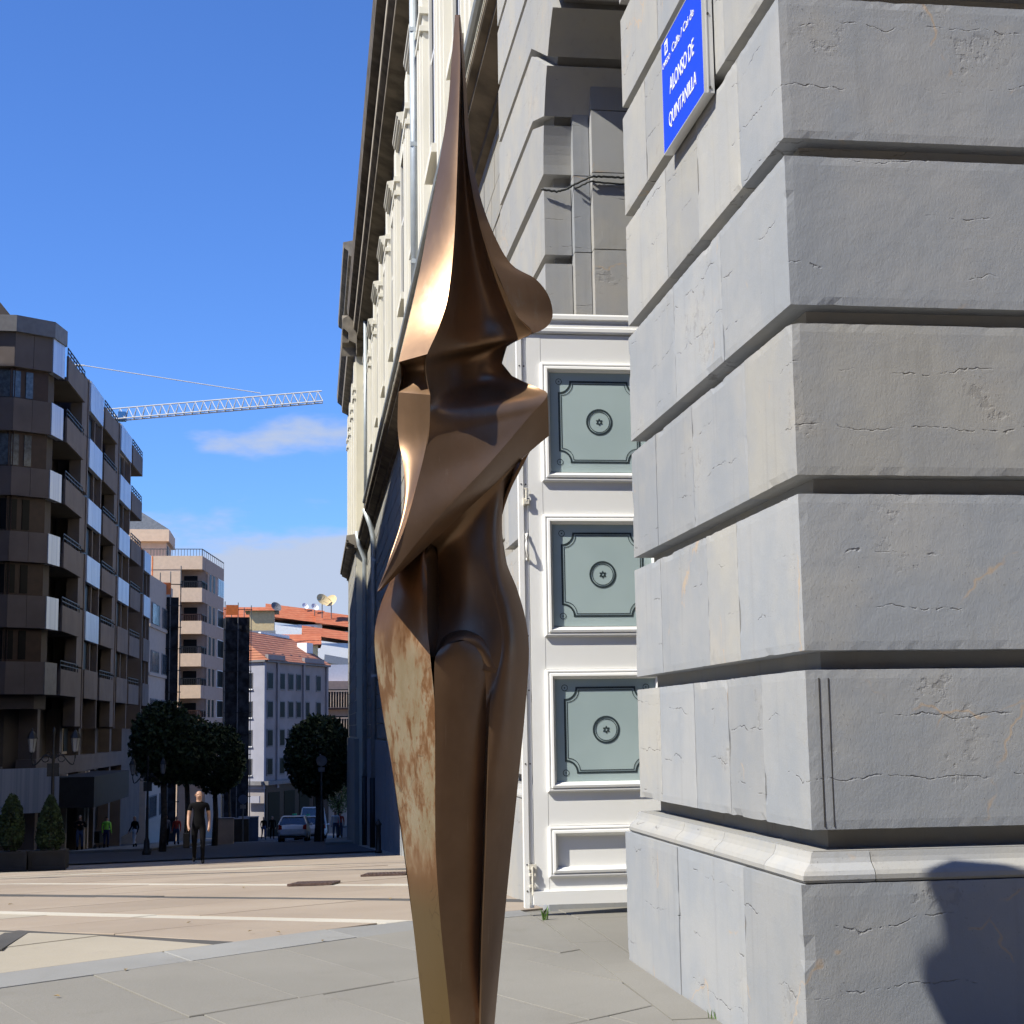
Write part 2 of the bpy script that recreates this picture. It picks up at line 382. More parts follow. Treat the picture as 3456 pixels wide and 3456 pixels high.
n1 = t.noise(t.scaled(p, (1, 1, .5)), 7.0, 7, .68); n2 = t.noise(t.scaled(p, (1, 1, .35)), 22, 6, .7); n3 = t.noise(t.scaled(p, (1, 1, .45)), 11, 6, .7)
orange = t.mix(t.ramp(n3, .3, .7), (.26, .125, .055), (.32, .165, .078))
pale = t.mix(t.ramp(n3, .35, .7), (.165, .135, .078), (.225, .20, .14))
olive = (.20, .135, .06)
# film of pale deposit over the thigh, worn off in ragged patches
z2 = t.math('ADD', z, t.math('MULTIPLY', t.math('SUBTRACT', n1, .5), .42))
band = t.math('MULTIPLY', t.ramp(z2, .64, .76), t.ramp(z2, 1.25, 1.10))
msk = t.ramp(t.math('ADD', t.math('MULTIPLY', n1, .45), t.math('MULTIPLY', n2, .75)), .57, .68)
spk = t.noise(t.scaled(p, (1, 1, .5)), 75, 4, .7)
msk = t.math('MAXIMUM', msk, t.ramp(spk, .58, .66, 0, .8))
film = t.math('MULTIPLY', t.math('MULTIPLY', t.math('SUBTRACT', 1.0, t.math('MULTIPLY', msk, .95)), band), .88)
c = t.mix(t.ramp(z, .72, .58), orange, olive)
c = t.mix(film, c, pale)
scr = t.n('ShaderNodeTexVoronoi', feature='DISTANCE_TO_EDGE'); 
wv = t.n('ShaderNodeVectorMath', operation='ADD'); t.link(p, wv.inputs[0]); wn = t.n('ShaderNodeTexNoise'); t.link(p, wn.inputs['Vector']); wn.inputs['Scale'].default_value = 14
ws = t.n('ShaderNodeVectorMath', operation='SCALE'); t.link(wn.outputs['Color'], ws.inputs[0]); ws.inputs['Scale'].default_value = .06; t.link(ws.outputs[0], wv.inputs[1])
t.link(wv.outputs[0], scr.inputs['Vector']); scr.inputs['Scale'].default_value = 22
scm = t.math('MULTIPLY', t.ramp(scr.outputs['Distance'], 0, .035, 1, 0), t.ramp(n1, .5, .62))
c = t.mix(t.math('MULTIPLY', scm, .75), c, (.09, .055, .03))
rg = t.math('ADD', .33, t.math('MULTIPLY', film, .3)); mt = t.math('SUBTRACT', .8, t.math('MULTIPLY', film, .62))
M['bronze_worn'] = t.out(c, rg, t.bump(n2, .08, .004), mt, .5)


# ================================================================== GROUND
def heightfield(name, xs, ys, mat, dz=0.0, fn=gz):
    xs = list(xs); ys = list(ys); mb = MB()
    vs = [(x, y, fn(x, y) + dz) for y in ys for x in xs]; n = len(xs)
    fs = [(j * n + i, j * n + i + 1, (j + 1) * n + i + 1, (j + 1) * n + i) for j in range(len(ys) - 1) for i in range(n - 1)]
    mb.add(vs, fs); return mb.build(name, mat, fix=False)
def gfar(x, y):
    if y <= 190: return gz(x, y)
    return gz(x, 190) + (y - 190) * .0
gx = [-3000, -800, -300, -120] + [-60 + 6 * i for i in range(18)] + [60, 130, 320, 800, 3000]
gy = [-3000, -600, -120, -30, -8] + [0, 3, 6, 7.5, 8.1, 8.7, 9.5, 11, 13, 15, 17, 19, 22] + [26 + 4 * i for i in range(20)] + [110, 130, 150, 170, 190, 260, 600, 1500, 4000]
ground = heightfield('ground', gx, gy, M['plaza'], -.03, gfar); tag(ground, kind='structure')

# e-frame of the paving: kerb line of the grey terrace runs along EV, joints cross it
EV = np.array([.787, .617]); NV = np.array([-.617, .787]); P0 = np.array([-1.23, 6.98])
def clip_poly(poly, a, b, c):   # keep a*x+b*y<=c
    out = []
    for i in range(len(poly)):
        p, q = poly[i], poly[(i + 1) % len(poly)]
        dp, dq = a * p[0] + b * p[1] - c, a * q[0] + b * q[1] - c
        if dp <= 0: out.append(p)
        if dp * dq < 0:
            k = dp / (dp - dq); out.append((p[0] + (q[0] - p[0]) * k, p[1] + (q[1] - p[1]) * k))
    return out
def inset(poly, d):
    n = len(poly); cx = sum(p[0] for p in poly) / n; cy = sum(p[1] for p in poly) / n; out = []
    for p in poly:
        v = np.array([p[0] - cx, p[1] - cy]); L = np.linalg.norm(v); v = v * max(.2, (L - d * 1.4) / max(L, 1e-6)); out.append((cx + v[0], cy + v[1]))
    return out
def slab_obj(name, poly, mat, parent, top=0.0, th=.028, gap=.004, tilt=.0025):
    if len(poly) < 3: return None
    A = 0.5 * abs(sum(poly[i][0] * poly[(i + 1) % len(poly)][1] - poly[(i + 1) % len(poly)][0] * poly[i][1] for i in range(len(poly))))
    if A < .02: return None
    q = inset(poly, gap); q2 = inset(q, .003); n = len(q); a, b, h = random.uniform(-tilt, tilt), random.uniform(-tilt, tilt), random.uniform(-.0015, .0015)
    cx, cy = q[0]
    vs = [(x, y, gz(x, y) + top - th) for x, y in q] + [(x, y, gz(x, y) + top - .003 + h) for x, y in q] + [(x, y, gz(x, y) + top + h + a * (x - cx) + b * (y - cy)) for x, y in q2]
    fs = [(i, (i + 1) % n, n + (i + 1) % n, n + i) for i in range(n)] + [(n + i, n + (i + 1) % n, 2 * n + (i + 1) % n, 2 * n + i) for i in range(n)] + [tuple(range(2 * n, 3 * n))]
    mb = MB(); mb.add(vs, fs); return mb.build(name, mat, parent)

# terrace: joint bed + slabs
tb = MB()
def ept(u, v): return tuple(P0 + EV * u + NV * v)
bed = [ept(-4, 0), ept(4.2, 0), ept(4.2, -9), ept(-4, -9)]
bedp = clip_poly(bed, 1, 0, 6)
xs = [-7 + .5 * i for i in range(27)]
terr = heightfield('terrace_pavement', [-6, -3, -1.5, 0, 1.2, 2.6], [-4, 0, 3, 5, 6.3, 7, 7.6], M['pave_joint'], -.012); 
# real outline: triangles of the bed polygon
bpy.data.objects.remove(terr)
mb = MB()
N = 24
for i in range(N):
    u0, u1 = -4 + 8.2 * i / N, -4 + 8.2 * (i + 1) / N
    for (va, vb) in ((0, -.2), (-.2, -.9), (-.9, -2), (-2, -5), (-5, -11)):
        q = [ept(u0, va), ept(u1, va), ept(u1, vb), ept(u0, vb)]
        mb.add([(x, y, gz(x, y) - .012) for x, y in q], [(0, 1, 2, 3)])
terrace = mb.build('terrace_pavement', M['pave_joint']); tag(terrace, kind='structure')
# kerb stones and rows of slabs (direction of cross joints JV)
JV = np.array([.40, -.917])
def row(v0, v1, w, mat, name, off=0.0, u0=-3.2, u1=4.4):
    u = u0 + off
    while u < u1:
        ww = w * random.uniform(.97, 1.03)
        def pt(uu, v):
            base = P0 + EV * uu; k = v / (JV @ NV); return tuple(base + JV * k)
        poly = [pt(u, v0), pt(u + ww, v0), pt(u + ww, v1), pt(u, v1)]
        poly = clip_poly(poly, 1, 0, 1.283)
        poly = clip_poly(poly, 1, 0, 3.0)
        slab_obj(name, poly, mat, terrace)
        u += ww
row(0, -.36, .96, M['pave_kerb'], 'kerb_stone', .2)
row(-.36, -1.49, .49, M['pave_grey'], 'paving_slab', .1)
row(-1.49, -2.62, .55, M['pave_grey'], 'paving_slab', .3)
row(-2.62, -3.9, .8, M['pave_grey'], 'paving_slab', .0)
# strip of slabs along the theatre wall and the doorway
y = 3.2
for L in (1.0, 1.15, 1.05, .9, .9):
    slab_obj('paving_slab', [(1.285, y), (1.47, y), (1.47, y + L), (1.285, y + L)], M['pave_grey'], terrace); y += L
for (x0, x1, y0, y1) in ((1.48, 2.1, 6.6, 8.18), (2.1, 3.1, 6.6, 8.18), (1.285, 1.48, 8.2, 8.75), (1.48, 2.3, 8.2, 8.95), (2.3, 3.1, 8.2, 8.95)):
    slab_obj('paving_slab', [(x0, y0), (x1, y0), (x1, y1), (x0, y1)], M['pave_grey'], terrace)

# plaza: slabs in rows parallel to NV, cut by long dark and white strips
plaza_mb = MB()
xs = [-26 + 1.5 * i for i in range(20)] + [3.9]
ys = [6.9 + .55 * i for i in range(20)] + [18 + 1.1 * i for i in range(30)]
def g2(x, y): return gz(x, y)
mbp = MB()
vs = []; 
for j in range(60):
    for i in range(61):
        v = 0.004 + j * .75; u = -30 + i * .75; x, y = ept(u, v); vs.append((x, y, gz(x, y) - .016))
fs = [(j * 61 + i, j * 61 + i + 1, (j + 1) * 61 + i + 1, (j + 1) * 61 + i) for j in range(59) for i in range(60)]
mbp.add(vs, fs); plaza = mbp.build('plaza_pavement', M['pave_joint'], fix=False); tag(plaza, kind='structure')
# strip lines measured in the photo: each is a straight course between two ground points
def gpt(px, py):
    d = ray(px, py); lo, hi = .5, 190.
    for _ in range(50):
        m = (lo + hi) / 2; p = CAMLOC + d * m
        if p[2] > gz(p[0], p[1]): lo = m
        else: hi = m
    return (CAMLOC + d * lo)[:2]
S7 = 1400 / 1932.
def zz(a, b): return gpt(a * S7, 2700 + b * S7)
lineA = [np.array(q) for q in ((-1.58, 8.88), (-.25, 7.70))]
# rows: position w along EV-perp family; LV = direction of strips
LV = np.array([-.70, .714]); LV /= np.linalg.norm(LV); LN = np.array([LV[1], -LV[0]])     # LN points to +x+y
def lw(x, y): return float(np.dot((x, y), LN))
offs = {}
w_L2 = lw(-.68, 8.05); w_W1 = lw(-.6, 9.71); w_W1b = lw(-.58, 9.41); w_L1 = lw(-.82, 12.18); w_W2 = lw(-.48, 14.37); w_L3 = lw(-.2, 18.2)
def lpt(w, s): return tuple(LN * w + LV * s)
def terrace_clip(poly):        # plaza lies beyond the kerb line
    c = float(np.dot(P0, NV)) + .004
    return clip_poly(poly, -NV[0], -NV[1], -c)
def plaza_poly(name, w0, w1, s0, s1, mat, parent, top=0.0, gap=.005):
    poly = [lpt(w0, s0), lpt(w1, s0), lpt(w1, s1), lpt(w0, s1)]
    poly = terrace_clip(poly); poly = clip_poly(poly, 1, 0, 2.62)
    # subdivide long pieces so that they follow the slope
    return slab_obj(name, poly, mat, parent, top=top, th=.02, gap=gap, tilt=.0012)
rows = [(w_L2 - 1.35, w_L2 - .055, 'plaza_pale', 1.05), (w_L2 + .055, w_W1b, 'plaza', .95), (w_W1, w_L1 - .12, 'plaza', .95), (w_L1 + .12, w_W2 - .2, 'plaza', 1.1), (w_W2, w_L3 - .17, 'plaza', 1.2),
        (w_L3 + .17, w_L3 + 2.3, 'plaza', 1.3), (w_L3 + 2.5, w_L3 + 4.6, 'plaza', 1.5), (w_L3 + 5.0, w_L3 + 7.4, 'plaza', 1.6)]
for (a, b, mt, wd) in rows:
    s = -2.0 + random.uniform(0, .5) if a < w_W1 else -6.0
    while s < 16 + a:
        poly = [lpt(a, s), lpt(b, s), lpt(b, s + wd), lpt(a, s + wd)]
        if max(p[0] for p in poly) > -14 and min(p[0] for p in poly) < 2.6:
            slab = terrace_clip(poly); slab = clip_poly(slab, 1, 0, 2.62)
            m2 = mt if random.random() < .82 else random.choice(['plaza_pale', 'plaza'])
            slab_obj('plaza_slab', slab, M[m2], plaza, top=0.0, th=.02, gap=.003, tilt=.001)
        s += wd
def strip(name, w0, w1, s0, s1, mat, seg=1.6, drop=0.0):
    s = s0
    while s < s1 - .01:
        e = min(s1, s + seg * random.uniform(.8, 1.2)); plaza_poly(name, w0, w1, s, e, M[mat], plaza, top=drop, gap=.001); s = e
strip('drain_channel', w_L2 - .055, w_L2 + .055, -2, 14, 'plaza_dark', 3)
strip('white_strip', w_W1b, w_W1, -3, 16, 'plaza_white', 2.2)
strip('drain_channel', w_L1 - .12, w_L1 + .12, -5, 20, 'plaza_dark', 3)
strip('white_strip', w_W2 - .2, w_W2, -4, -.9, 'plaza_white', 2.2)
strip('white_strip', w_W2 - .2, w_W2, .4, 20, 'plaza_white', 2.2)
strip('drain_channel', w_L3 - .17, w_L3 + .17, -6, 22, 'plaza_dark', 3)
strip('white_strip', w_L3 + 2.3, w_L3 + 2.5, -6, 24, 'plaza_white', 2.4)
strip('drain_channel', w_L3 + 4.6, w_L3 + 5.0, -6, 24, 'plaza_dark', 3)
# dark crossing strip at the left edge
a = np.array([-1.36, 7.72]); b = np.array([-1.43, 8.75])
slab_obj('drain_channel', [tuple(a + (-.13, 0)), tuple(a + (.0, .0)), tuple(b + (.03, 0)), tuple(b + (-.10, 0))], M['plaza_dark'], plaza, top=.004, gap=.0)
# grates
def grate(label, p, q, d):
    p = np.array(p); q = np.array(q); e = (q - p); L = np.linalg.norm(e); e = e / L; nrm = np.array([-e[1], e[0]])
    c = (p + q) / 2; z0 = gz(*c); g = thing('drain_grate', label, 'drain grate', (c[0], c[1], z0), group='drain grates in the plaza')
    def P(s, w, h): r = p + e * s + nrm * w; return (r[0], r[1], gz(r[0], r[1]) + h)
    def bar(s0, s1, w0, w1, h0, h1, nm):
        m = MB(); vs = [P(s0, w0, h0), P(s1, w0, h0), P(s1, w1, h0), P(s0, w1, h0), P(s0, w0, h1), P(s1, w0, h1), P(s1, w1, h1), P(s0, w1, h1)]
        m.add(vs, [(0,3,2,1),(4,5,6,7),(0,1,5,4),(1,2,6,5),(2,3,7,6),(3,0,4,7)]); m.build(nm, M['grate'], g, (c[0], c[1], z0))
    bar(0, L, 0, d, .001, .005, 'sump')
    bar(0, L, 0, .02, .005, .02, 'rim'); bar(0, L, d - .02, d, .005, .02, 'rim')
    n = 11
    for i in range(n + 1):
        s = (L - .02) * i / n; bar(s, s + .02, .02, d - .02, .005, .018, 'slat')
    bar(0, L, d / 2 - .012, d / 2 + .012, .006, .0185, 'rim')
grate('rusty drain grate in the tan paving, left of the pair', (-.06, 13.4), (.31, 13.33), .48)
grate('rusty drain grate in the tan paving, partly hidden behind the bronze figure', (.62, 14.95), (1.03, 14.88), .52)

# street asphalt spread up to the shadow edge, darkening the shaded paving by colour
def sheet(name, pts, mat, dz, sub=12):
    m = MB(); a, b, c, d = [np.array(q) for q in pts]
    vs = []
    for j in range(sub + 1):
        for i in range(5):
            l = a + (d - a) * j / sub; r = b + (c - b) * j / sub; q = l + (r - l) * i / 4; vs.append((q[0], q[1], gz(q[0], q[1]) + dz))
    m.add(vs, [(j * 5 + i, j * 5 + i + 1, (j + 1) * 5 + i + 1, (j + 1) * 5 + i) for j in range(sub) for i in range(4)])
    return m.build(name, mat, fix=False)
road = sheet('street', [(-30.0, 34.5), (2.5, 48), (3.0, 185), (-3.2, 185)], M['asphalt_shade'], .012, 40); tag(road, kind='structure')
mk = sheet('stop_line', [(-3.6, 100), (-.4, 100), (-.4, 100.5), (-3.6, 100.5)], M['road_white'], .02, 1); mk.parent = road
mk = sheet('lane_line', [(-5.2, 78), (-5.05, 78), (-4.2, 120), (-4.35, 120)], M['road_white'], .02, 8); mk.parent = road
for nm, xa, xb in (('pavement', -9.9, -6.15), ('pavement', 1.35, 3.3)):
    m = MB()
    for i in range(24):
        y0, y1 = 70 + 4.6 * i, 70 + 4.6 * (i + 1)
        sh = lambda yy: .022 * (yy - 70)
        vs = []
        for (xx, yy) in ((xa + sh(y0), y0), (xb + sh(y0), y0), (xb + sh(y1), y1), (xa + sh(y1), y1)): vs.append((xx, yy, gz(xx, yy) - .02))
        vs += [(x, y, z + .14) for x, y, z in vs]
        m.add(vs, [(0,3,2,1),(4,5,6,7),(0,1,5,4),(1,2,6,5),(2,3,7,6),(3,0,4,7)])
    o = m.build(nm, M['pave_grey'], fix=False); tag(o, kind='structure')

# ================================================================== THEATRE: front pavilion with rusticated piers
XB, YB = 1.485, 4.39           # wall faces of the corner pier
XP, YP = 1.432, 4.345          # plinth faces
Y1E = 6.66                     # far end of the corner pier
Y2, Y2E = 8.90, 10.88          # second pier
BOT = [.69, 1.21, 1.735, 2.26, 2.79, 3.31, 3.83, 4.31]
GAP = .055; REC = .075
theatre = thing('theatre_building', 'grey rusticated stone theatre with cream upper storeys and dark eaves, right of the bronze figure', 'building', (XP, YP, 0))
TO = (XP, YP, 0)
def hash01(*a): return (sin(sum((i + 1) * 12.9898 * v for i, v in enumerate(a))) * 43758.5453) % 1.0
def stone(name, x0, x1, y0, y1, z0, z1, res=.04, parent=theatre, org=TO, mat=None, wear=1.0, faces='xXyYzZ'):
    """worn block: gridded box whose arrises are rounded and chipped"""
    nx, ny, nz = [max(1, int(round((b - a) / res))) for a, b in ((x0, x1), (y0, y1), (z0, z1))]
    nx, ny, nz = min(nx, 46), min(ny, 40), min(nz, 30)
    idx = {}; vs = []; fs = []
    sd = random.uniform(0, 100)
    if res > .045: wear = .2
    def vid(i, j, k):
        key = (i, j, k)
        if key in idx: return idx[key]
        p = Vector((x0 + (x1 - x0) * i / nx, y0 + (y1 - y0) * j / ny, z0 + (z1 - z0) * k / nz))
        nrm = Vector(((i == nx) - (i == 0), (j == ny) - (j == 0), (k == nz) - (k == 0))); cnt = sum(1 for c in nrm if c)
        h = noise.noise(p * 5 + Vector((sd, 0, 0))) * .0009 + noise.noise(p * 21 + Vector((sd, 3, 0))) * .0006
        d = -h * wear
        if cnt >= 2:
            ch = max(0, noise.noise(p * 7 + Vector((0, sd, 0))) - .36) * .022 + abs(noise.noise(p * 30 + Vector((0, sd, 5)))) * .0022
            ch = min(ch, .004)
            d = (.0008 + ch * wear)
        q = p - nrm * d
        idx[key] = len(vs); vs.append(tuple(q)); return idx[key]
    def grid(fa, fb, fn):
        for a in range(fa):
            for b in range(fb): fs.append(tuple(vid(*fn(a + da, b + db)) for da, db in ((0, 0), (1, 0), (1, 1), (0, 1))))
    if 'x' in faces: grid(ny, nz, lambda a, b: (0, a, b))
    if 'X' in faces: grid(ny, nz, lambda a, b: (nx, a, b))
    if 'y' in faces: grid(nx, nz, lambda a, b: (a, 0, b))
    if 'Y' in faces: grid(nx, nz, lambda a, b: (a, ny, b))
    if 'z' in faces: grid(nx, ny, lambda a, b: (a, b, 0))
    if 'Z' in faces: grid(nx, ny, lambda a, b: (a, b, nz))
    m = MB(); m.add(vs, fs)
    if mat is None:
        zc_ = (z0 + z1) / 2; pb = .75 if zc_ < 1.7 else .45 if zc_ < 2.5 else .2
        mat = M['stone_blue'] if hash01(x0 * 3.1, y0 * 7.7, z0 * 5.3) < pb else M['stone']
    return m.build(name, mat, parent, org, smooth=False)

# ---- core walls behind the rustication (joint recess)
def core(x0, x1, y0, y1, z0, z1):
    MB().box(x0, x1, y0, y1, z0, z1).build('wall_core', M['stone_core'], theatre, TO)
core(XB + REC, 2.55, YB + REC, Y1E - REC, 0, 9.0)
core(2.55, 7.0, YB + REC, YB + .6, 0, 9.0)
core(XB + REC, 3.1, Y2 + REC, Y2E - .002, -.6, 9.0)
core(3.1, 3.5, YB + .6, Y2E, -.6, 9.0)
core(XB + REC, 3.1, Y1E - REC, Y2 + REC, 5.62, 9.0)          # wall over the arch

def joints(y0, y1, lo=.34, hi=.75, first=None):
    r = [y0]; y = y0
    if first: y += first; r.append(y)
    while y1 - y > hi * 1.15:
        y += random.uniform(lo, hi); r.append(y)
    if y1 - r[-1] < .16: r.pop()
    r.append(y1); return r
JG = .0008
for k in range(7):
    z0, z1 = BOT[k], BOT[k + 1] - GAP
    res = .028 if k < 6 else .06
    # corner stone turns the corner; then stones along the side and the front
    fc = (.44, .66, .5, .74, .46, .6, .5)[k]
    stone('stone_block', XB, XB + 1.25, YB, YB + fc, z0, z1, res)
    js = joints(YB + fc, Y1E)
    for a, b in zip(js[:-1], js[1:]): stone('stone_block', XB + hash01(a, k) * .003, XB + .5, a + JG, b - JG, z0, z1, res)
    if k < 2 or True:
        stone('stone_block', XB + 1.25 + JG, XB + 2.6, YB, YB + .3, z0, z1, .12)
# narrow repair strip beside the lowest corner: two cut grooves
MB().box(XB + .039, XB + .043, YB - .0012, YB + .01, .70, 1.13).build('repair_joint', M['dark_hole'], theatre, TO)
MB().box(XB + .068, XB + .071, YB - .0012, YB + .01, .70, 1.13).build('repair_joint', M['dark_hole'], theatre, TO)
# plinth stones and torus moulding
TORUS = [(.0, .628), (.006, .628), (.010, .612), (.016, .598), (.028, .588), (.040, .578), (.047, .566), (.047, .553), (.040, .545), (.0, .545)]
def torus_run(y0, y1, x=XB, side='x', ret=None):
    m = MB()
    if side == 'x': m.profile_run(TORUS, (x + .002, y0), (x + .002, y1), (-1, 0))
    else: m.profile_run(TORUS, (y0, x + .002), (y1, x + .002), (0, -1))
    return m.build('torus_moulding', M['stone'], theatre, TO)
core(XB + .002, XB + .4, YB + .002, Y1E, .5, .632)
core(XB + .4, 7.0, YB + .002, YB + .4, .5, .632)
def torus_corner(ye, xe):
    m = MB(); n = len(TORUS); vs = []
    for (x, y, dx, dy) in ((XB + .002, ye, -1, 0), (XB + .002, YB + .002, -1, -1), (xe, YB + .002, 0, -1)):
        for (o, z) in TORUS: vs.append((x + dx * o, y + dy * o, z))
    fs = [(s * n + i, s * n + i + 1, (s + 1) * n + i + 1, (s + 1) * n + i) for s in range(2) for i in range(n - 1)]
    m.add(vs, fs); m.build('torus_moulding', M['stone'], theatre, TO, smooth=False)
torus_corner(4.72, XB + .17)
for a, b in ((4.723, 5.30), (5.303, 5.86), (5.863, Y1E + .02)): torus_run(a, b)
m = MB(); m.profile_run(TORUS, (XB + .173, YB + .002), (XB + 1.6, YB + .002), (0, -1)); m.build('torus_moulding', M['stone'], theatre, TO)
stone('plinth_stone', XP, XP + 1.2, YP, 4.93, -.02, .543, .035)
stone('plinth_stone', XP + .002, XP + .4, 4.934, 5.80, -.02, .543, .035)
stone('plinth_stone', XP - .001, XP + .4, 5.804, 6.73, -.02, .543, .035)
stone('plinth_stone', XP + 1.204, XP + 3, YP, YP + .3, -.02, .543, .12)
# ---- arch voussoirs over the opening, both sides
YC, ZC, RA = (Y1E + Y2) / 2, 4.31, (Y2 - Y1E) / 2
ang = [0, 18, 36, 54, 72, 90]
HB = [4.31, 4.80, 5.29, 5.74, 6.20, 6.66]
for sgn in (1, -1):
    for i in range(5):
        a0, a1 = radians(ang[i]), radians(ang[i + 1])
        g = GAP * .5 / RA
        pts = []
        for q in np.linspace(a0 + g, a1 - g, 6): pts.append((YC + sgn * RA * cos(q), ZC + RA * sin(q)))
        end = Y2E if sgn > 0 else 4.9
        yk = YC + sgn * 1.5 if i < 2 else YC + sgn * (1.5 - .42 * (i - 1))
        hi_ = HB[i + 1] - GAP * .5; lo_ = HB[i] + GAP * .5
        if i < 3: poly = pts + [(yk, hi_), (end, hi_), (end, lo_), (YC + sgn * 1.5 if i <= 2 else yk, lo_)]
        else:
            yk0 = YC + sgn * (1.5 - .42 * (i - 2)); poly = pts + [(max(yk, YC + .02) if sgn > 0 else min(yk, YC - .02), hi_), (end, hi_), (end, lo_), (yk0, lo_)]
        m = MB(); m.poly_prism([(XB, y, z) for y, z in poly], (0, 0, 0), (.62 if sgn > 0 else .5, 0, 0))
        m.build('voussoir', M['stone'], theatre, TO)
        # soffit backing (recessed joint)
    m = MB(); n = 14; vs = []; fs = []
    for i in range(n + 1):
        q = radians(90 * i / n)
        for (x, r) in ((XB + REC, RA + REC), (3.1, RA + REC * .3)): vs.append((x, YC + sgn * r * cos(q), ZC + r * sin(q)))
    for i in range(n): fs.append((2 * i, 2 * i + 1, 2 * i + 3, 2 * i + 2))
    m.add(vs, fs); m.build('arch_soffit', M['stone_core'], theatre, TO, fix=False)
    # spandrel filling behind the voussoir faces
    m = MB(); n = 10; vs = []; fs = []
    for i in range(n + 1):
        q = radians(90 * i / n)
        vs += [(XB + REC, YC + sgn * (RA + REC) * cos(q), ZC + (RA + REC) * sin(q)), (XB + REC, YC + sgn * (RA + REC), 5.7) if i else (XB + REC, YC + sgn * (RA + REC), ZC)]
    for i in range(n): fs.append((2 * i, 2 * i + 1, 2 * i + 3, 2 * i + 2))
    m.add(vs, fs); m.build('spandrel', M['stone_core'], theatre, TO, fix=False)
# higher courses above the voussoirs
for k, (z0, z1) in enumerate(((6.69, 7.15), (7.21, 7.68), (7.74, 8.2))):
    for a, b in zip((4.39, 5.4, 6.6, 7.8, 9.0, 10.0), (5.4, 6.6, 7.8, 9.0, 10.0, 10.88)): stone('stone_block', XB, XB + .3, a + JG, b - JG, z0, z1, .3)
# ---- second pier: side face + reveal facing the camera, in three stepped strips
for k in range(7):
    z0, z1 = BOT[k], BOT[k + 1] - GAP
    js = joints(Y2, Y2E, .45, .8, first=(.5, .7, .42)[k % 3])
    for n_, (a, b) in enumerate(zip(js[:-1], js[1:])):
        if n_ == 0: stone('stone_block', XB, 1.652, a, b - JG, z0, z1, .05)
        else: stone('stone_block', XB, XB + .3, a + JG, b - JG, z0, z1, .07)
    zt = BOT[k + 1] - .004
    stone('reveal_stone', 1.656, 1.757, Y2 - .07, Y2 + .1, z0, zt, .05, faces='xyzZ')
    stone('reveal_stone', 1.76, 2.45, Y2 - .14, Y2 + .1, z0, zt, .06, faces='xyzZ')
    stone('reveal_stone', 2.455, 3.1, Y2 - .14, Y2 + .1, z0, zt, .12, faces='xyzZ')
for (z0, z1) in ((4.31, 4.70), (4.704, 5.1), (5.104, 5.6)):
    stone('reveal_stone', 1.656, 1.757, Y2 - .07, Y2 + .1, z0, z1, .06, faces='xyzZ')
    stone('reveal_stone', 1.76, 3.1, Y2 - .14, Y2 + .1, z0, z1, .08, faces='xyzZ')
stone('plinth_stone', XP, 1.9, Y2 - .05, 9.75, -.3, .543, .05)
stone('plinth_stone', XP + .001, XP + .4, 9.754, Y2E + .04, -.5, .543, .06)
torus_run(Y2 - .045, 9.6); torus_run(9.603, Y2E + .03)
m = MB(); m.profile_run(TORUS, (XB - .03, Y2 + .002), (1.75, Y2 + .002), (0, -1)); m.build('torus_moulding', M['stone'], theatre, TO)
core(XB + .002, 1.7, Y2 + .002, Y2E, .5, .632)
core(3.1, 3.16, 6.6, 9.0, 0, 5.7)
# pavilion string cornice high above
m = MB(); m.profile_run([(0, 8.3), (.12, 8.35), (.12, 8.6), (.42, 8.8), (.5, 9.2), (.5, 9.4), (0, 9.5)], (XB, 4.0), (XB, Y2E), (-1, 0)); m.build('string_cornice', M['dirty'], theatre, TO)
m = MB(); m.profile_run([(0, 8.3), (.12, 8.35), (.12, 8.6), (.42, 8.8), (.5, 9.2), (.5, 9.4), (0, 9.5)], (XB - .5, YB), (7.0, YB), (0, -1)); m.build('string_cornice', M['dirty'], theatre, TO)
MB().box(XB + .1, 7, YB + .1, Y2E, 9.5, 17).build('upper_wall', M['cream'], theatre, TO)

# ================================================================== THEATRE: long flank along the street (own axes)
FTH = radians(.6); FP = np.array([2.55, 10.9]); FU = np.array([sin(FTH), cos(FTH)]); FN = np.array([-cos(FTH), sin(FTH)])   # FN outward (to the street)
flank = thing('theatre_flank', 'long cream theatre flank with pilasters above a shaded grey stone base, running down the street', 'building', (FP[0], FP[1], 0), -FTH)
# local frame: +Y along the street, -X outward
def fpart(mb, name, mat, parent=flank, **k): return mb.build(name, mat, parent, (0, 0, 0), **k)
FL = 58.0
core_m = MB().box(.05, 9, 0, 92, -7, 20); fpart(core_m, 'wall', M['cream'])
# rusticated base: courses of blocks
mb = MB(); zc = .66; r = 0
random.seed(11)
while zc < 8.9:
    y = -.2 + (.65 if r % 2 else 0)
    while y < 57.8:
        L = random.uniform(1.15, 1.45); mb.box(-random.uniform(0, .012), .1, y + .012, min(y + L, 58) - .012, zc + .02, min(zc + .54, 8.95) - .02); y += L
    zc += .54; r += 1
tag(fpart(mb, 'stone_courses', M['stone_far']), kind='stuff')
mb = MB(); y = 0
while y < 58:
    L = random.uniform(.9, 1.6); mb.box(-.07 - random.uniform(0, .02), .1, y + .01, y + L - .01, -7, .6); y += L
tag(fpart(mb, 'plinth_slabs', M['plinth_far']), kind='stuff')
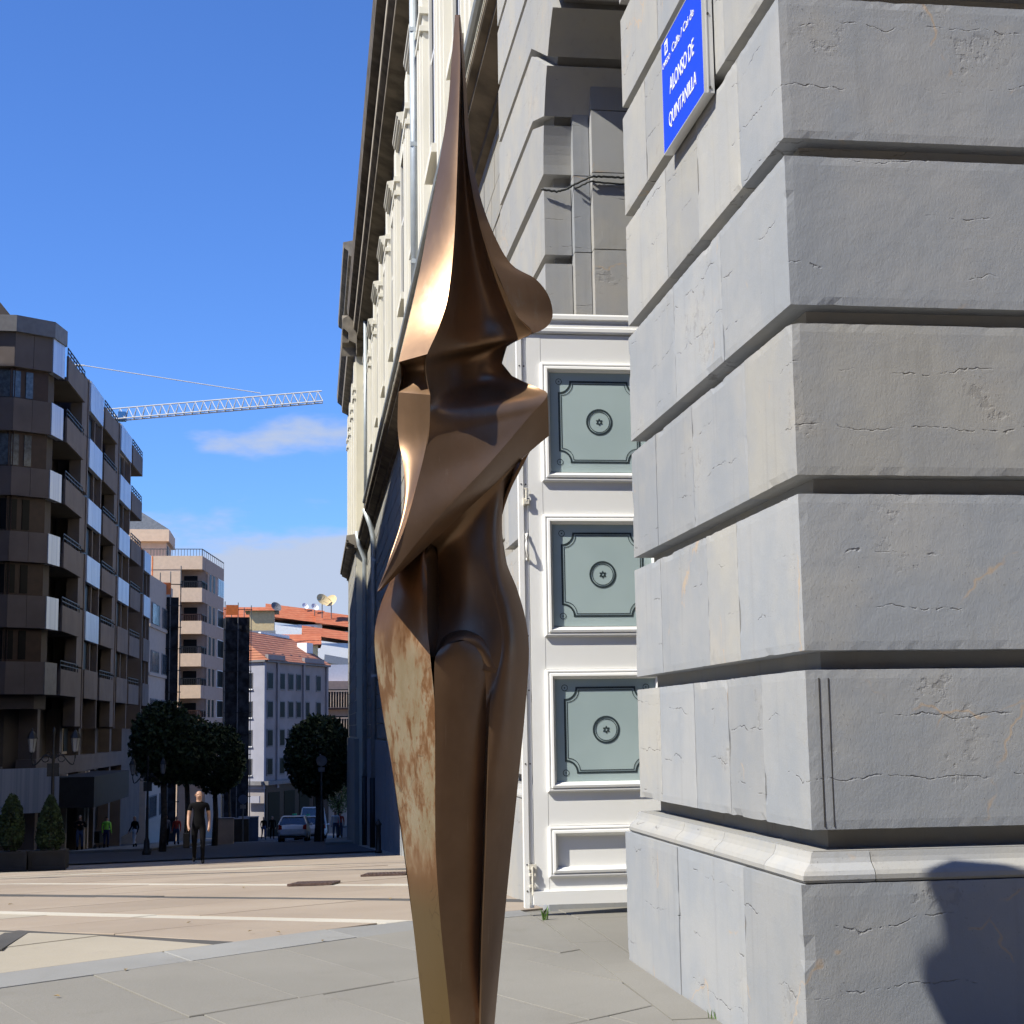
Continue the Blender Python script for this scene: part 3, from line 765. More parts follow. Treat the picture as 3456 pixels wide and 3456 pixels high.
# string cornice between base and cream wall
SC = [(0, 8.92), (.10, 8.95), (.10, 9.05), (.36, 9.18), (.36, 9.26), (.45, 9.30), (.45, 9.46), (.40, 9.50), (0, 9.56)]
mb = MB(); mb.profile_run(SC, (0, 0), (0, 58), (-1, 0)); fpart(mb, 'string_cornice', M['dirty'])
mb = MB(); mb.box(-.462, -.44, 0, 47, 9.335, 9.37); fpart(mb, 'cornice_lit_lip', M['cornice_lit'])
mb = MB(); mb.tube([(-.5, 0, 9.52), (-.5, 47, 9.52)], .06, 8); fpart(mb, 'gutter', M['zinc'])
# upper wall: pilasters, windows, hoods
HY = [2.0 + 5.2 * i for i in range(11)]     # hood starts
def bay(y):
    mb = MB()   # window hood: stacked mouldings, tapering soffit
    mb.profile_run([(0, 16.55), (.10, 16.62), (.14, 16.85), (.22, 16.87), (.22, 16.93), (.27, 16.95), (.27, 17.03), (.31, 17.06), (.31, 17.14), (0, 17.2)], (.05, y), (.05, y + 2.15), (-1, 0)); fpart(mb, 'window_hood', M['cream_light'])
    mb = MB(); mb.box(-.06, .06, y + .25, y + .43, 12.3, 16.55); mb.box(-.06, .06, y + 1.72, y + 1.9, 12.3, 16.55); mb.box(-.06, .06, y + .43, y + 1.72, 16.3, 16.55)
    w = fpart(mb, 'window_surround', M['cream_light'])
    mb = MB(); mb.box(-.004, .056, y + .43, y + 1.72, 12.3, 16.3); fpart(mb, 'window_pane', M['dark_room'], w)
    mb = MB(); mb.box(-.02, .056, y + 1.03, y + 1.12, 12.3, 16.3); mb.box(-.02, .056, y + .43, y + 1.72, 14.6, 14.7); fpart(mb, 'window_bar', M['white'], w)
    mb = MB(); mb.box(-.16, .06, y + .15, y + 2.0, 12.12, 12.3); fpart(mb, 'window_sill', M['cream_light'], w)
def pilaster(y):
    mb = MB(); mb.box(-.10, .06, y - .62, y + .62, 9.56, 17.6); mb.box(-.15, .06, y - .5, y - .2, 10.2, 15.9); mb.box(-.15, .06, y + .2, y + .5, 10.2, 15.9)
    mb.box(-.17, .06, y - .68, y + .68, 16.35, 16.5); mb.box(-.17, .06, y - .68, y + .68, 15.95, 16.08); mb.box(-.20, .06, y - .72, y + .72, 9.56, 10.1)
    fpart(mb, 'pilaster', M['cream_light'])
for y in HY: bay(y); pilaster(y + 3.68)
pilaster(.4)
# eaves cornice
EC = [(0, 17.6), (.04, 18.22), (.5, 18.42), (.5, 18.60), (.66, 18.74), (.66, 19.20), (.9, 19.36), (.95, 19.95), (.86, 20.05), (0, 20.2)]
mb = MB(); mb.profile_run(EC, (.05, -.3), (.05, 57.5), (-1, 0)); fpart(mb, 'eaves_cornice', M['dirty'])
mb = MB(); mb.box(-.462, -.44, -.3, 57.4, 18.47, 18.55); fpart(mb, 'cornice_lit_lip', M['cornice_lit'])
mb = MB(); mb.box(-.625, -.605, -.3, 57.4, 18.80, 19.12); fpart(mb, 'cornice_lit_lip', M['cornice_lit'])
# far pavilion, projecting, with attic
PO = -.48
pav = MB().box(PO, 3, 57.4, 72, -7, 20); fpart(pav, 'pavilion_wall', M['cream'])
mb = MB(); mb.profile_run([(0, 17.7), (.05, 18.1), (.35, 18.25), (.38, 18.6), (.6, 18.8), (.64, 19.15), (.6, 19.25), (0, 19.6)], (PO, 56.6), (PO, 72.6), (-1, 0)); mb.profile_run([(0, 17.7), (.05, 18.1), (.35, 18.25), (.38, 18.6), (.6, 18.8), (.64, 19.15), (.6, 19.25), (0, 19.6)], (PO - .64, 57.4), (.4, 57.4), (0, -1)); fpart(mb, 'eaves_cornice', M['cornice_mid'])
mb = MB(); mb.box(PO - .15, 2, 57.9, 71, 19.6, 22.3); fpart(mb, 'attic_wall', M['cream'])
mb = MB(); mb.profile_run([(0, 22.3), (.2, 22.4), (.22, 22.6), (.42, 22.75), (.45, 23.0), (0, 23.1)], (PO - .15, 57.3), (PO - .15, 71.4), (-1, 0)); fpart(mb, 'attic_cornice', M['cornice_mid'])
mb = MB(); mb.profile_run(SC, (PO, 56.9), (PO, 72.3), (-1, 0)); mb.profile_run(SC, (PO - .45, 57.4), (.2, 57.4), (0, -1)); fpart(mb, 'string_cornice', M['cornice_mid'])
mb = MB(); zc = .66; r = 0
while zc < 8.9:
    y = 57.4 + (.5 if r % 2 else 0)
    while y < 71.9:
        L = random.uniform(1.15, 1.45); mb.box(PO - .02 - random.uniform(0, .012), PO + .1, y + .012, min(y + L, 72) - .012, zc + .02, min(zc + .54, 8.95) - .02); y += L
    zc += .54; r += 1
mb.box(PO - .09, PO + .1, 57.35, 72.05, -7, .6)
tag(fpart(mb, 'stone_courses', M['stone_far']), kind='stuff')
for y in (58.6, 63.0, 67.4, 71.0):
    mb = MB(); mb.box(PO - .09, PO + .02, y - .5, y + .5, 9.56, 17.6); mb.box(PO - .15, PO + .02, y - .56, y + .56, 16.3, 16.45); mb.box(PO - .15, PO + .02, y - .56, y + .56, 15.9, 16.02); fpart(mb, 'pilaster', M['cream_light'])
# down pipes
def pipe(pts, r=.075, mat='zinc', nm='drain_pipe', brk=()):
    mb = MB(); mb.tube(pts, r, 10); o = fpart(mb, nm, M[mat], smooth=True)
    for (x, y, z) in brk:
        mb = MB(); mb.box(x - .09, x + .12, y - .1, y + .1, z - .05, z + .05); fpart(mb, 'pipe_clamp', M['zinc'], o)
pipe([(-.2, 22.0, 18.2), (-.2, 22.0, 9.6)], .10, brk=((-.2, 22.0, 13.9), (-.2, 22.0, 11.2), (-.2, 22.0, 16.6)))
pipe([(-.45, 47.9, 9.4), (-.2, 47.9, 8.7), (-.12, 47.9, 8.3), (-.12, 47.9, -.8)], .10, brk=((-.12, 47.9, 7.4), (-.12, 47.9, 3)))
pipe([(-.14, 47.9, -.8), (-.14, 47.9, -3.8)], .13, 'iron', 'pipe_shoe')
pipe([(-.2, 53.5, 18.3), (-.2, 53.5, 9.7)], .09)
pipe([(-.5, 56.4, 9.6), (-.4, 56.4, 9.0), (-.16, 56.5, 8.4), (-.16, 56.5, -1)], .10)
pipe([(-.16, 56.5, -1), (-.16, 56.5, -5.2)], .13, 'iron', 'pipe_shoe')

# ================================================================== DOOR LEAF
YD = 8.45; DO = (1.29, YD, .05)
door = thing('door_leaf', 'tall white panelled door leaf with three frosted panes, folded open in the archway', 'door', DO)
def dpart(mb, name, mat, parent=door, **k): return mb.build(name, M[mat], parent, DO, **k)
XL, XR = 1.293, 2.12
PAN = [(2.365, 3.048, 2.425, 3.0), (1.495, 2.176, 1.556, 2.129), (.645, 1.312, .703, 1.259), (.19, .461, .243, .412)]
dpart(MB().box(XL + .004, XR - .004, YD + .018, YD + .05, .055, 3.21), 'backing', 'white')
for a, b, nm in ((XL, 1.372, 'stile'), (2.04, XR, 'stile')): dpart(MB().box(a, b, YD, YD + .03, .05, 3.215), nm, 'white')
zs = [.05, .19, .461, .645, 1.312, 1.495, 2.176, 2.365, 3.048, 3.213]
for i in range(0, 10, 2): dpart(MB().box(1.3735, 2.0385, YD + .001, YD + .03, zs[i] + .002, zs[i + 1]), 'rail', 'white')
def rect_ring(x0, x1, z0, z1, prof, Y):
    m = MB(); vs = []
    for (i, d) in prof: vs += [(x0 + i, Y + d, z0 + i), (x1 - i, Y + d, z0 + i), (x1 - i, Y + d, z1 - i), (x0 + i, Y + d, z1 - i)]
    fs = [(4 * k + j, 4 * k + (j + 1) % 4, 4 * k + 4 + (j + 1) % 4, 4 * k + 4 + j) for k in range(len(prof) - 1) for j in range(4)]
    m.add(vs, fs); return m
BOL = [(0, .01), (0, -.016), (.008, -.020), (.014, -.020), (.017, -.014), (.024, -.024), (.036, -.026), (.044, -.012), (.050, -.008), (.056, .018)]
def ribbon(m, pts, w, Y, closed=False):
    n = len(pts); L = []; R = []
    for i in range(n):
        p = np.array(pts[i]); a = np.array(pts[(i - 1) % n] if (closed or i) else pts[i]); b = np.array(pts[(i + 1) % n] if (closed or i < n - 1) else pts[i])
        t1 = p - a; t2 = b - p
        t1 = t1 / (np.linalg.norm(t1) or 1); t2 = t2 / (np.linalg.norm(t2) or 1); t_ = t1 + t2; t_ = t_ / (np.linalg.norm(t_) or 1)
        nr = np.array([-t_[1], t_[0]]); k = 1.0
        ref = t2 if np.linalg.norm(t2) > 0 else t1
        c = abs(nr @ np.array([-ref[1], ref[0]])); k = 1 / max(c, .5)
        L.append(p + nr * w / 2 * k); R.append(p - nr * w / 2 * k)
    vs = [(q[0], Y, q[1]) for q in L] + [(q[0], Y, q[1]) for q in R]
    m.add(vs, [(i, (i + 1) % n, n + (i + 1) % n, n + i) for i in range(n if closed else n - 1)])
def circ(cx, cz, r, n=40): return [(cx + r * cos(2 * pi * i / n), cz + r * sin(2 * pi * i / n)) for i in range(n)]
def notched(x0, x1, z0, z1, r):
    P = []
    for (cx, cz, a0) in ((x0, z0, 90), (x1, z0, 180), (x1, z1, 270), (x0, z1, 0)):
        # concave quarter circles centred on each corner
        seg = [(cx + r * cos(radians(a0 - 90 * k / 8)), cz + r * sin(radians(a0 - 90 * k / 8))) for k in range(9)]
        P += seg
    return P
for i, (oz0, oz1, gz0, gz1) in enumerate(PAN):
    fr = dpart(rect_ring(1.37, 2.042, oz0, oz1, BOL, YD), 'panel_frame', 'white')
    if i == 3:
        dpart(MB().box(1.42, 1.99, YD + .008, YD + .02, gz0 - .006, gz1 + .006), 'raised_panel', 'white', fr); continue
    gl = dpart(MB().box(1.422, 1.99, YD + .006, YD + .014, gz0 - .004, gz1 + .004), 'glass_pane', 'frost', fr)
    m = MB(); cx, cz = 1.706, (gz0 + gz1) / 2 - .002; Yp = YD + .0045
    hx, hz = .230, .232
    ribbon(m, notched(cx - hx, cx + hx, cz - hz, cz + hz, .066), .0105, Yp, True)
    ribbon(m, notched(cx - hx + .013, cx + hx - .013, cz - hz + .013, cz + hz - .013, .066), .0038, Yp, True)
    ribbon(m, circ(cx, cz, .071), .0105, Yp, True); ribbon(m, circ(cx, cz, .059), .0038, Yp, True)
    for sx_ in (-1, 1):
        for sz_ in (-1, 1):
            ribbon(m, circ(cx + sx_ * hx, cz + sz_ * hz, .0165, 20), .0035, Yp, True); ribbon(m, circ(cx + sx_ * hx, cz + sz_ * hz, .002, 8), .004, Yp, True)
    for k in range(6):      # six petals
        a = radians(60 * k + 90); u = np.array([cos(a), sin(a)]); v = np.array([-u[1], u[0]]); c = np.array([cx, cz])
        pts = [c + u * .006 + v * .0045, c + u * .014 + v * .006, c + u * .0225, c + u * .014 - v * .006, c + u * .006 - v * .0045]
        m.add([(q[0], Yp, q[1]) for q in pts], [(0, 1, 2, 3, 4)])
    mm = m.build('pane_print', M['ink'], door, DO, fix=False)
dpart(MB().box(XL - .012, XR, YD - .028, YD + .03, .048, .118), 'weather_board', 'white')
# header and jamb strip with bolts
dpart(rect_ring(1.225, 2.6, 3.222, 3.335, [(0, .06), (0, -.01), (.01, -.014), (.03, -.014), (.036, -.004), (.05, -.004)], YD).box(1.226, 2.6, YD, YD + .06, 3.223, 3.334), 'header', 'white')
st = dpart(MB().box(1.236, 1.262, YD - .004, YD + .05, .03, 3.22).box(1.264, 1.288, YD + .008, YD + .05, .03, 3.22), 'jamb_strip', 'white')
for zc_ in (3.03, 2.92, 2.35, 2.62, .21 + .05, .12, 1.5, 1.2, .8):
    for xx in (1.2495, 1.277):
        dpart(MB().lathe([(.0045, -.001), (.0045, .002)], (xx, YD - .005 if xx < 1.26 else YD + .007, zc_), 8, axis='Y'), 'screw', 'dark_hole', st)
b = dpart(MB().box(1.262, 1.292, YD - .022, YD - .004, 2.235, 2.262).box(1.258, 1.296, YD - .012, YD - .004, 2.228, 2.27).tube([(1.277, YD - .018, 2.25), (1.277, YD - .018, 2.325)], .006, 8).box(1.265, 1.289, YD - .022, YD - .012, 2.318, 2.327), 'bolt', 'brass')
b = dpart(MB().box(1.258, 1.3, YD - .014, YD - .004, .235, .262).tube([(1.278, YD - .02, .10), (1.278, YD - .02, .25)], .0065, 8).box(1.262, 1.294, YD - .024, YD - .004, .14, .155).box(1.262, 1.294, YD - .024, YD - .004, .2, .215), 'bolt', 'brass')
hd = [(1.278, YD - .006, 2.06), (1.274, YD - .016, 2.045), (1.27, YD - .03, 2.01), (1.272, YD - .034, 1.975), (1.278, YD - .026, 1.945), (1.280, YD - .008, 1.925)]
dpart(MB().tube(hd, [.006, .006, .007, .0075, .006, .006], 8).lathe([(.011, -.004), (.009, .004)], (1.278, YD - .004, 2.062), 12, axis='Y').lathe([(.011, -.004), (.009, .004)], (1.28, YD - .004, 1.925), 12, axis='Y'), 'pull_handle', 'white_metal', smooth=True)

# cable on the reveal above the door
def cable(label, pts, r):
    m = MB(); P = [Vector(p) for p in pts]; Q = []
    for i in range(len(P) - 1):
        for k in range(6): s = k / 6; Q.append(P[i].lerp(P[i + 1], s) + Vector((0, -.002, .003 * sin(17 * (i + s)))))
    Q.append(P[-1]); m.tube(Q, r, 6); o = m.build('wall_cable', M['cable'], org=pts[0], smooth=True); o.location = pts[0]; tag(o, label, 'cable', 'cables over the door')
zq = 4.262
cable('black cable sagging under the stone joint above the white door', [(XB - .02, Y2 - .02, zq - .03), (1.56, Y2 - .03, zq - .045), (1.62, Y2 - .04, zq - .03), (1.66, Y2 - .085, zq - .015), (1.75, Y2 - .16, zq + .01), (1.84, Y2 - .16, zq + .012), (1.95, Y2 - .158, zq + .01), (2.3, Y2 - .158, zq + .01)], .007)
cable('second black cable running just below the first, above the white door', [(1.66, Y2 - .09, zq - .045), (1.74, Y2 - .16, zq - .02), (1.85, Y2 - .158, zq - .028), (2.3, Y2 - .157, zq - .03)], .006)

# ================================================================== STREET SIGN
SY0, SY1, SZ0, SZ1, SX = 5.105, 5.72, 3.24, 3.70, 1.442
sign = thing('street_sign', 'blue street name sign with white lettering on the stone corner pier', 'sign', (SX, (SY0 + SY1) / 2, SZ0))
SO = (SX, (SY0 + SY1) / 2, SZ0)
MB().box(SX, SX + .004, SY0 + .004, SY1 - .004, SZ0 + .004, SZ1 - .004).build('sign_face', M['blue'], sign, SO)
m = MB(); fw = .004
m.box(SX - .001, XB - .006, SY0, SY0 + fw, SZ0, SZ1); m.box(SX - .001, XB - .006, SY1 - fw, SY1, SZ0, SZ1); m.box(SX - .001, XB - .006, SY0 + fw, SY1 - fw, SZ0, SZ0 + fw); m.box(SX - .001, XB - .006, SY0 + fw, SY1 - fw, SZ1 - fw, SZ1); m.box(SX + .006, XB - .008, SY0 + .006, SY1 - .006, SZ0 + .006, SZ1 - .006)
m.build('sign_frame', M['alu'], sign, SO)
m = MB().box(SX + .012, SX + .016, SY0 - .003, SY0, SZ0 + .001, SZ1 - .001); m.build('frame_rib', M['alu'], sign, SO)
def text(txt, y_left, y_right, z_base, height, name='lettering', weight=.0):
    cu = bpy.data.curves.new('tmp', 'FONT'); cu.body = txt; cu.size = 1.0; cu.offset = weight; cu.extrude = .004
    o = bpy.data.objects.new('tmp', cu); col.objects.link(o)
    dg = bpy.context.evaluated_depsgraph_get(); me = bpy.data.meshes.new_from_object(o.evaluated_get(dg))
    vs = np.array([v.co[:] for v in me.vertices]); x0, x1 = vs[:, 0].min(), vs[:, 0].max(); h0, h1 = 0.0, .729
    bpy.data.objects.remove(o); bpy.data.curves.remove(cu)
    for v in me.vertices:
        x, y, z = v.co; s = (x - x0) / (x1 - x0)
        v.co = (SX - .0012 - z * .15 - SO[0], y_left + (y_right - y_left) * s - SO[1], z_base + (y / h1) * height - SO[2])
    me.name = name; me.materials.clear(); me.materials.append(M['sign_white'])
    q = bpy.data.objects.new(name, me); col.objects.link(q); q.parent = sign; return q
text('Calle / Cai de', 5.545, 5.215, 3.588, .036, weight=.003)
text('ALONSO DE', 5.597, 5.228, 3.443, .066, weight=.004)
text('QUINTANILLA', 5.622, 5.205, 3.316, .058, weight=.004)
text('OVIEDO', 5.700, 5.577, 3.585, .024)
m = MB(); X_ = SX - .0008    # small white square emblem with blue bars
def rect(y0, y1, z0, z1, mi=0, dx=0): m.add([(X_ - dx, y0, z0), (X_ - dx, y1, z0), (X_ - dx, y1, z1), (X_ - dx, y0, z1)], [(0, 1, 2, 3)], mi)
rect(5.612, 5.662, 3.628, 3.684); rect(5.628, 5.653, 3.660, 3.668, 1, .0006); rect(5.622, 5.640, 3.638, 3.654, 1, .0006); rect(5.647, 5.653, 3.640, 3.660, 1, .0006)
m.build('emblem', [M['sign_white'], M['blue']], sign, SO, fix=False)
for zz_ in (SZ0 + .3, SZ0 + .02): MB().lathe([(.005, 0), (.005, .003)], (SX + .02, SY0 - .003, zz_), 8, axis='Y').build('screw', M['dark_hole'], sign, SO)

# ================================================================== BRONZE FIGURE
SD = 3.5
FH = np.array([sin(YAW), cos(YAW), 0.0])
def sp(x, y, d):
    r = ray(x * KD, y * KD); return CAMLOC + r * ((SD + d) / (r @ FH))
SC0 = sp(868, 1932, .05); SBASE = (float(SC0[0]), float(SC0[1]), 0.0)
figure = thing('bronze_sculpture', 'tall abstract bronze figure with blade-like head, wings and tapering legs', 'sculpture', SBASE)
def cat(P, n):
    """resample control rows (any dim) by Catmull-Rom through chord length"""
    P = np.array(P, float); dd = np.r_[0, np.cumsum(np.maximum(1e-6, np.linalg.norm(np.diff(P[:, :2], axis=0), axis=1)))]
    T = np.linspace(0, dd[-1], n); out = []
    for t_ in T:
        i = int(min(max(np.searchsorted(dd, t_) - 1, 0), len(P) - 2)); u = (t_ - dd[i]) / (dd[i + 1] - dd[i])
        p0, p1, p2, p3 = P[max(i - 1, 0)], P[i], P[i + 1], P[min(i + 2, len(P) - 1)]
        h1 = dd[i + 1] - dd[i]; m1 = (p2 - p0) / max(1e-6, (dd[i + 1] - dd[max(i - 1, 0)])) * h1; m2 = (p3 - p1) / max(1e-6, (dd[min(i + 2, len(P) - 1)] - dd[i])) * h1
        out.append((2*u**3-3*u**2+1)*p1 + (u**3-2*u**2+u)*m1 + (-2*u**3+3*u**2)*p2 + (u**3-u**2)*m2)
    return np.array(out)
def rows_surface(mb, rows, n=60, m_=12, mi=0, shape=None):
    """rows: (Lx,Ly,Ld, Rx,Ry,Rd, bulge); bulge>0 pushes the middle away from the camera"""
    R = cat_rows(rows, n); vs = []
    for r in R:
        for j in range(m_ + 1):
            s = j / m_; b = r[6] * (4 * s * (1 - s) if shape is None else shape(s))
            q = r[0:3] * (1 - s) + r[3:6] * s; vs.append(sp(q[0], q[1], q[2] + b))
    mb.add(vs, [(i * (m_ + 1) + j, i * (m_ + 1) + j + 1, (i + 1) * (m_ + 1) + j + 1, (i + 1) * (m_ + 1) + j) for i in range(n - 1) for j in range(m_)], mi)
def cat_rows(rows, n):
    A = np.array(rows, float); key = np.c_[(A[:, 0] + A[:, 3]) / 2, (A[:, 1] + A[:, 4]) / 2]
    return cat(np.c_[key, A], n)[:, 2:]
def two(mb, A, B, n=60, m_=8, bulge=0.0, mi=0, shape=None):
    a = cat(A, n); b = cat(B, n); vs = []
    for i in range(n):
        bl = bulge if not callable(bulge) else bulge(i / (n - 1))
        for j in range(m_ + 1):
            s = j / m_; q = a[i] * (1 - s) + b[i] * s; w = 4 * s * (1 - s) if shape is None else shape(s); vs.append(sp(q[0], q[1], q[2] + bl * w))
    mb.add(vs, [(i * (m_ + 1) + j, i * (m_ + 1) + j + 1, (i + 1) * (m_ + 1) + j + 1, (i + 1) * (m_ + 1) + j) for i in range(n - 1) for j in range(m_)], mi)
# --- upper body
LU = [(858.5,28,.045),(852,110,.045),(845,200,.04),(825,330,.042),(805,440,.034),(790,520,.004),(770,610,-.042),(752,683,-.092)]
RU = [(866,28,.03),(868,100,.018),(866,200,.002),(862,330,-.015),(857,450,-.036),(845,560,-.068),(829,615,-.093),(806,668,-.130)]
WI = [(867,28,.03),(872,120,.03),(880,280,.02),(895,380,.012),(915,460,.008),(940,520,.006),(972,590,.006),(1003,629,.0)]
WO = [(868.5,28,.04),(877,120,.045),(888,280,.034),(906,370,.028),(931,440,.026),(966,500,.03),(1010,526,.038),(1034,556,.046),(1043,592,.050),(1036,612,.038),(1020,624,.018),(1003,630,.001)]
LL = [(752,740,-.03),(750,800,-.025),(753,835,-.028),(760,870,-.045),(763,925,-.07),(755,985,-.10),(736,1050,-.135),(711,1117,-.172)]
RL = [(812,745,-.09),(809,820,-.077),(797,875,-.082),(776,960,-.112),(750,1030,-.145),(712,1115,-.178)]
ub = MB()
two(ub, LU, RU, 60, 8, lambda t_: -.006 * sin(pi * t_))
two(ub, WI, WO, 90, 8)
two(ub, LL, RL, 60, 8, lambda t_: .008 * sin(pi * t_))
INT = [(866,28,.03,867,28,.03,0),(868,120,.014,872,120,.03,.008),(863,300,-.012,882,300,.02,.03),(860,400,-.027,899,398,.012,.055),(852,510,-.053,934,508,.006,.085),(836,600,-.086,976,595,.006,.11),
       (806,668,-.130,1003,629,.0,.13),(803,692,-.120,957,652,.07,.11),(806,716,-.105,947,685,.09,.095),(812,745,-.09,966,709,.08,.095),(812,762,-.086,1006,728,.035,.075),(811,785,-.08,1033,743,.008,.018),(806,830,-.076,1000,784,-.012,.003),
       (790,900,-.09,925,872,-.052,.004),(760,1005,-.132,822,982,-.10,0),(712,1115,-.178,713.5,1114,-.178,0)]
rows_surface(ub, INT, 170, 26)
NT_ = [(752,683,-.092,806,668,-.130,0),(757,690,-.015,800,686,-.05,.0),(758,715,-.005,801,716,-.045,0),(752,740,-.03,812,745,-.09,0)]
rows_surface(ub, NT_, 30, 8)
two(ub, [(806,668,-.130),(800,686,-.05),(801,716,-.045),(812,745,-.09)], [(806,667,-.131),(803,692,-.12),(806,716,-.105),(812,746,-.091)], 24, 4)
DG = [(1033,743,.008),(1000,784,-.012),(925,872,-.052),(822,982,-.10),(713.5,1114,-.178)]
BL_ = [(1036,822,.09),(1000,852,.075),(905,940,.02),(806,1032,-.05),(716,1116,-.165)]
two(ub, DG, BL_, 60, 8, -.006)
# back: follows the outlines exactly, deepest behind the shoulders
lo_ = np.vstack([cat(LU, 60), [[756,688,-.05],[757,715,-.04]], cat(LL, 60)]); ro_ = np.vstack([cat(WO, 90), [[957,652,.07],[947,685,.09],[966,709,.08],[1033,743,.008]], cat(BL_, 60)])
ys_ = np.linspace(28, 1116, 140); vs_ = []; mm_ = 20
for y_ in ys_:
    l_ = [np.interp(y_, lo_[:, 1], lo_[:, k_]) for k_ in (0, 2)]; r_ = [np.interp(y_, ro_[:, 1], ro_[:, k_]) for k_ in (0, 2)]
    bu = np.interp(y_, [28, 130, 235, 380, 516, 610, 700, 830, 925, 985, 1117], [.0, .10, .18, .265, .288, .28, .27, .23, .20, .15, .0]); base_ = 0.0
    for j_ in range(mm_ + 1):
        s_ = j_ / mm_; sh = (4 * s_ * (1 - s_)) ** 1.0; dl = l_[1] * (1 - s_) + r_[1] * s_
        vs_.append(sp(l_[0] * (1 - s_) + r_[0] * s_, y_, dl * (1 - sh) + sh * max(bu, dl + .01)))
ub.add(vs_, [(i_ * (mm_ + 1) + j_, i_ * (mm_ + 1) + j_ + 1, (i_ + 1) * (mm_ + 1) + j_ + 1, (i_ + 1) * (mm_ + 1) + j_) for i_ in range(139) for j_ in range(mm_)])
o = ub.build('winged_torso', M['bronze'], figure, SBASE, smooth=True, fix=False)
# --- legs
LT = [(800,1036,.03),(772,1050,.05),(750,1072,.06),(728,1115,.065),(714,1155,.065),(707,1192,.065),(708,1235,.065),(720,1330,.06),(740,1450,.055),(762,1600,.05),(780,1750,.045),(800,1932,.04),(836,2250,.03)]
E1 = [(801,1036,.02),(803,1050,-.02),(805,1072,-.04),(806,1110,-.055),(806,1150,-.06),(807,1190,-.065),(811,1232,-.075),(820,1330,-.08),(821,1450,-.08),(822,1600,-.075),(832,1750,-.065),(850,1932,-.03),(870,2250,-.01)]
lb = MB()
two(lb, LT, E1, 120, 14, lambda t_: -.035 * max(0, 1 - t_ * 2.2) - .004, mi=1)
E3 = [(903,940,.024),(893,990,.03),(902,1050,.02),(926,1110,.015),(944,1175,.012),(946,1230,.008),(934,1285,-.002),(924,1330,-.012),(921,1450,-.022),(916,1620,-.026),(909,1800,-.026),(907,1932,-.02),(899,2250,-.01)]
RO = [(1000,851,.076),(962,893,.07),(949,950,.075),(948,1010,.08),(956,1062,.085),(976,1112,.09),(993,1175,.09),(998,1232,.09),(990,1350,.08),(975,1500,.07),(955,1700,.06),(933,1932,.05),(904,2250,.035)]
two(lb, E3, RO, 120, 12, lambda t_: -.02 * sin(pi * min(1, t_ * 2)) - .004)
# belly between the slot and the soft ridge
SI = [(812,1026,.0),(824,1034,.05),(826,1060,.07),(828,1110,.07),(828,1160,.055),(826,1200,.025),(822,1240,-.02)]
E3b = [(903,940,.024),(893,990,.03),(902,1050,.02),(926,1110,.015),(944,1175,.012),(946,1230,.008),(938,1270,.002)]
two(lb, SI, E3b, 50, 14, -.012)
two(lb, [(801,1036,.02),(803,1050,-.02),(806,1110,-.055),(807,1190,-.065),(812,1240,-.07)], [(815,1010,.05),(826,1060,.07),(828,1110,.07),(828,1170,.05),(822,1242,-.02)], 40, 6, .01)
# upper filler under the wing band
two(lb, [(800,1036,.02),(830,1010,.05),(884,975,.03)], [(806,1000,.05),(850,950,.05),(930,890,.05)], 16, 6, .0)
two(lb, [(884,975,.08),(930,920,.09),(1000,852,.10)], [(902,1050,.08),(945,980,.09),(949,950,.10)], 20, 4, .0)
# front thigh panel with arched top
E1L = [(838,1217,-.06),(826,1230,-.072),(820,1246,-.078),(820,1330,-.08),(821,1450,-.08),(822,1600,-.075),(832,1750,-.065),(850,1932,-.03),(870,2250,-.01)]
PR = [(878,1208,-.03),(900,1224,-.018),(913,1256,-.008),(917,1330,.0),(914,1450,.002),(910,1620,.002),(904,1800,.0),(904,1932,-.006),(896,2250,.0)]
two(lb, E1L, PR, 110, 12, lambda t_: -.012 * (1 - t_))
two(lb, PR, [(884,1190,.002),(912,1206,.004),(938,1262,.002),(925,1330,-.012),(921,1450,-.022),(916,1620,-.026),(909,1800,-.026),(907,1932,-.02),(899,2250,-.01)], 80, 3)
two(lb, [(820,1246,-.078),(838,1217,-.06),(858,1209,-.045),(878,1208,-.03),(900,1224,-.018),(913,1256,-.005)], [(822,1232,-.02),(840,1200,-.012),(860,1190,-.005),(884,1190,.002),(912,1206,.004),(938,1262,.002)], 30, 4, -.004)
BKL = [(800,1000,.05,985,866,.06,.08),(780,1045,.05,949,950,.075,.10),(728,1115,.065,956,1062,.085,.12),(707,1192,.065,990,1165,.09,.13),(708,1235,.065,998,1232,.09,.13),(740,1450,.055,981,1440,.075,.12),(780,1750,.045,950,1745,.06,.09),(800,1932,.04,933,1932,.05,.07),(836,2250,.03,904,2250,.035,.04)]
rows_surface(lb, BKL, 80, 16, shape=lambda s: (4 * s * (1 - s)) ** .6)
o = lb.build('legs', [M['bronze'], M['bronze_worn']], figure, SBASE, smooth=True, fix=False)
q = sp(868, 2240, .03)
mb = MB(); mb.lathe([(.30, 0), (.30, .02), (.29, .026), (.10, .028), (.05, .06)], (SBASE[0], SBASE[1], 0), 32); mb.build('base_plate', M['bronze'], figure, SBASE, smooth=False)

